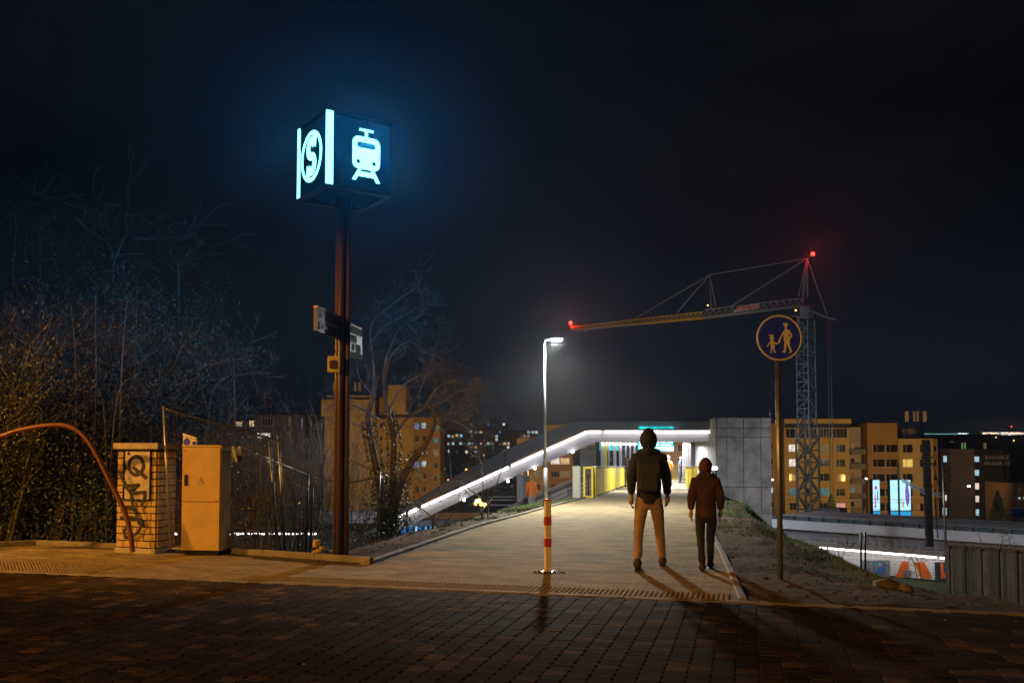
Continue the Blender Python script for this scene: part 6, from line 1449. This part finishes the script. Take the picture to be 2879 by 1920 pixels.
    if hair:
        g = MB(); vs = []
        for i in range(9):
            a = PI*i/13
            for j in range(16):
                b = 2*PI*j/16; x, y = math.sin(a)*math.cos(b), math.sin(a)*math.sin(b); vs.append(hc+Mh@V(x*.086, y*.103+.008, math.cos(a)*.130+.006))
        g.add(vs, [(i*16+j, i*16+(j+1) % 16, (i+1)*16+(j+1) % 16, (i+1)*16+j) for i in range(8) for j in range(16) if not (10 <= j <= 13 and i > 3)], 0, True); g.obj('hair', hair, t)
    if hat:
        g = MB(); g.lathe(hc+V(0, .005, .015), [(.100, 0), (.104, .03), (.098, .045), (.097, .07), (.075, .11), (.03, .135), (.0, .138)], 16); g.ball(hc+V(0, .005, .165), .025, 8); g.obj('knitted_hat', hat, t)
    if bag == 'pack':
        g = MB(); g.box((0, .20-lean, 1.18), (.30, .17, .42), bev=.05); g.box((0, .30-lean, 1.10), (.22, .06, .22), bev=.02); g.obj('backpack', mat('pack_dark', (.02, .022, .028), .7), t)
    if bag == 'phone':
        a = (arms[0][1]+arms[1][1])/2; g = MB(); g.box(a+V(0, -.08, .06), (.07, .012, .14), bev=.004); tag(g.obj('phone', M_BLK, t))
    return t
def legs_walk(st, wd=.1): return [[V(-wd*.95, -.05-st*.2, .50), V(-wd, -st*.5, .09)], [V(wd*.95, -.04+st*.1, .50), V(wd, st*.5+.02, .09)]]
LEG0 = [[V(-.1, -.02, .50), V(-.10, .0, .09)], [V(.1, -.02, .50), V(.10, .0, .09)]]
ARM0 = [[V(-.24, .02, 1.14), V(-.25, -.06, .90)], [V(.24, .02, 1.14), V(.25, -.06, .90)]]
navy = mat('navy_jacket', (.010, .014, .022), .8, var=.3, scale=12, bump=.2); tan = mat('tan_trousers', (.34, .24, .16), .85, var=.25, scale=10, bump=.15)
brown = mat('brown_coat', (.075, .032, .022), .85, var=.4, scale=12, bump=.3); dark = mat('dark_trousers', (.022, .022, .026), .85, var=.3); olive = mat('dark_brown_coat', (.045, .034, .026), .85, var=.3, scale=9, bump=.2)
orange = mat('orange_jacket', (.78, .20, .01), .6, var=.15, scale=9, bump=.1); grey = mat('grey_jeans', (.05, .06, .08), .8, var=.2); red = mat('red_jacket', (.35, .03, .04), .7, var=.2)
q = G(1830, 1600)
person('taller walker in a dark hooded jacket and tan trousers walking away on the path', (q.x, q.y+.12, 0), R(172), 1.72, [[V(-.225, .05, 1.15), V(-.235, -.07, .91)], [V(.22, .06, 1.15), V(.225, .06, .90)]],
       [[V(-.13, -.09, .50), V(-.17, -.22, .09)], [V(.13, .02, .49), V(.15, .24, .11)]], navy, tan, hood='closed', bag='pack', bulk=1.02, shoes=mat('boot_brown', (.05, .035, .025), .6))
q = G(1990, 1603)
person('smaller walker in a reddish brown coat by the right kerb of the path', (q.x, q.y+.08, 0), R(176), 1.36, [[V(-.23, .03, 1.14), V(-.25, -.12, .92)], [V(.23, .03, 1.14), V(.25, .10, .92)]],
       legs_walk(.34, .09), brown, dark, hood='closed', bulk=1.1)
def at(px, py, Y, z=None): p = P(px, py, Y); return (p.x, Y, zp(Y) if z is None else z)
person('woman in a long dark hooded coat facing the camera by the left yellow balustrade', at(1763, 1376, 51), R(8), 1.66, [[V(-.30, -.02, 1.20), V(-.20, -.13, 1.02)], [V(.28, .0, 1.20), V(.16, -.14, 1.04)]], LEG0, olive, mat('leggings_brown', (.10, .06, .045), .8), coat=True, hood='open')
person('man in a bright orange jacket and grey knitted hat with dark trousers on the bridge', at(1879, 1367, 54.6), R(150), 1.76, [[V(-.25, -.02, 1.15), V(-.20, -.18, 1.02)], [V(.25, -.02, 1.15), V(.20, -.18, 1.02)]], legs_walk(.28), orange, dark, hat=mat('grey_knit', (.22, .25, .30), .9, bump=.4, bscale=120), lean=.03)
person('man in a dark jacket looking down at his hands near the right balustrade', at(1912, 1359, 60.5), R(62), 1.78, [[V(-.22, -.10, 1.15), V(-.10, -.32, 1.22)], [V(.22, -.10, 1.15), V(.10, -.32, 1.22)]], LEG0, mat('slate_jacket', (.04, .045, .06), .8), grey, hair=mat('hair_brown', (.08, .05, .03), .7, bump=.3), lean=.05, bag='phone')
person('person in a red jacket half hidden behind the hooded walker on the bridge', at(1852, 1366, 57), R(20), 1.66, [[V(-.25, -.02, 1.15), V(-.22, -.15, .98)], [V(.25, -.02, 1.15), V(.22, -.15, .98)]], LEG0, red, dark, hair=mat('hair_dark', (.03, .02, .015), .7), bag=None)
q = P(1495, 1452, 36.2)
person('person in an orange jacket climbing the stairs left of the path', (q.x, 36.2, q.z-.05), R(215), 1.7, ARM0, legs_walk(.3), orange, mat('light_trousers', (.35, .36, .42), .8), hair=mat('hair_fair', (.35, .24, .15), .7), lean=.08)
# ------------------------------------------------------------------ lamps of the place and added lights
SOD = (1.0, .42, .06)
lamp('sodium_street_light', 'SPOT', (-15, 10.3, 5.8), 6500, SOD, .12, (0, 0, 0), spot=R(40), blend=.6).rotation_euler = Vector((10.2, 2.5, -4.7)).to_track_quat('-Z', 'Y').to_euler()
lamp('sodium_street_light', 'SPOT', (-15, -12, 8.0), 12500, SOD, .15, spot=R(166), blend=.03).rotation_euler = Vector((0, 0.0001, -1)).to_track_quat('-Z', 'Y').to_euler()
lamp('lamp_light', 'SPOT', LAMPP-Vector((0, 0, .04)), 3000, (1, .94, .78), .25, (0, 0, 0), spot=R(157), blend=.1)
lamp('lamp_halo', 'POINT', LAMPP-Vector((0, .12, .10)), 330, (.88, .98, .98), .08)  # extra point lamp added for the halo round the lamp head
# halo of the cube sign: unseen blue spots added before all its faces
tc_ = Vector((TX, TY, 5.42))
for a, e_, up_ in ((-PI/2, 980, .45), (PI, 900, .12), (PI/2, 600, .3), (0, 560, .45)):
    d = Matrix.Rotation(TR, 3, 'Z')@Vector((math.cos(a), math.sin(a), 0))
    lamp('sign_glow', 'SPOT', tc_+d*.60, e_, (.03, .40, 1.0), .12, spot=R(128), blend=.35).rotation_euler = (d+Vector((0, 0, up_))).to_track_quat('-Z', 'Y').to_euler()
for p in REDS: lamp('beacon_light', 'POINT', p, 650, (1, .03, .01), .3)
# area lamps added under the canopy and over the deck, without fixtures
for x, y, z, e_ in ((5.4, 40, 2.2, 420), (8.4, 48, 1.5, 520), (9.6, 54, 1.5, 560), (10.2, 60, 1.5, 560), (11, 68, 1.5, 500)): lamp('deck_light', 'AREA', (x+.4, y, z), e_, (.93, .95, 1.0), 1.2, (0, 0, 0))
# unseen spots added to light the facades, in place of estate street lights
def flood(name, loc, aim, e_, col, ang=120, size=.6):
    o = lamp(name, 'SPOT', loc, e_, col, size, spot=R(ang), blend=.6); o.rotation_euler = (Vector(aim)-Vector(loc)).to_track_quat('-Z', 'Y').to_euler(); return o
for x, y, e_ in ((50, 140, 6400), (62, 142, 5600), (74, 146, 5200)): flood('facade_fill', (x, y, -6), (x+2, 174, -2), e_, (1, .52, .13))
for x, y, e_ in ((4, 165, 5000), (22, 165, 5000), (38, 165, 4000)): flood('facade_fill', (x, y, -6), (x, 195, -2), e_, (1, .52, .13))
for x, y, e_ in ((-42, 158, 6500), (-26, 160, 6000), (-16, 158, 4500)): flood('facade_fill', (x, y, -6), (x, 190, -1), e_, (1, .52, .13))
flood('facade_fill', (-27, 66, -5), (-25, 88, 0), 1500, (1, .6, .35)); flood('facade_fill', (78, 120, 0), (92, 186, 0), 3800, (1, .72, .6))
flood('crane_fill', (30, 96, 2), (38, 120, 8), 3500, (.75, .9, 1.0)); flood('crane_fill', (14, 104, 2), (20, 134, 17), 9000, (1, .66, .2), 70); flood('crane_fill', (26, 98, -4), (38, 120, 20), 3500, (.75, .9, 1.0), 70)  # unseen spots added to brighten the crane's mast and jib
flood('platform_light', (20, 34, 3), (22, 53, -3), 3400, (.85, .9, 1.0), 130)  # unseen flood added to brighten the platform roof fascia
flood('globe_light', (P(1350, 1416, 66).x, 66, P(1350, 1410, 66).z+1), (-3, 84, -7), 500, (1, .55, .1), 140)
flood('plaza_light', (-6, 50, 1), (-4, 72, -7), 900, (.85, .9, 1), 120)
bloom_haze_box(.0009)
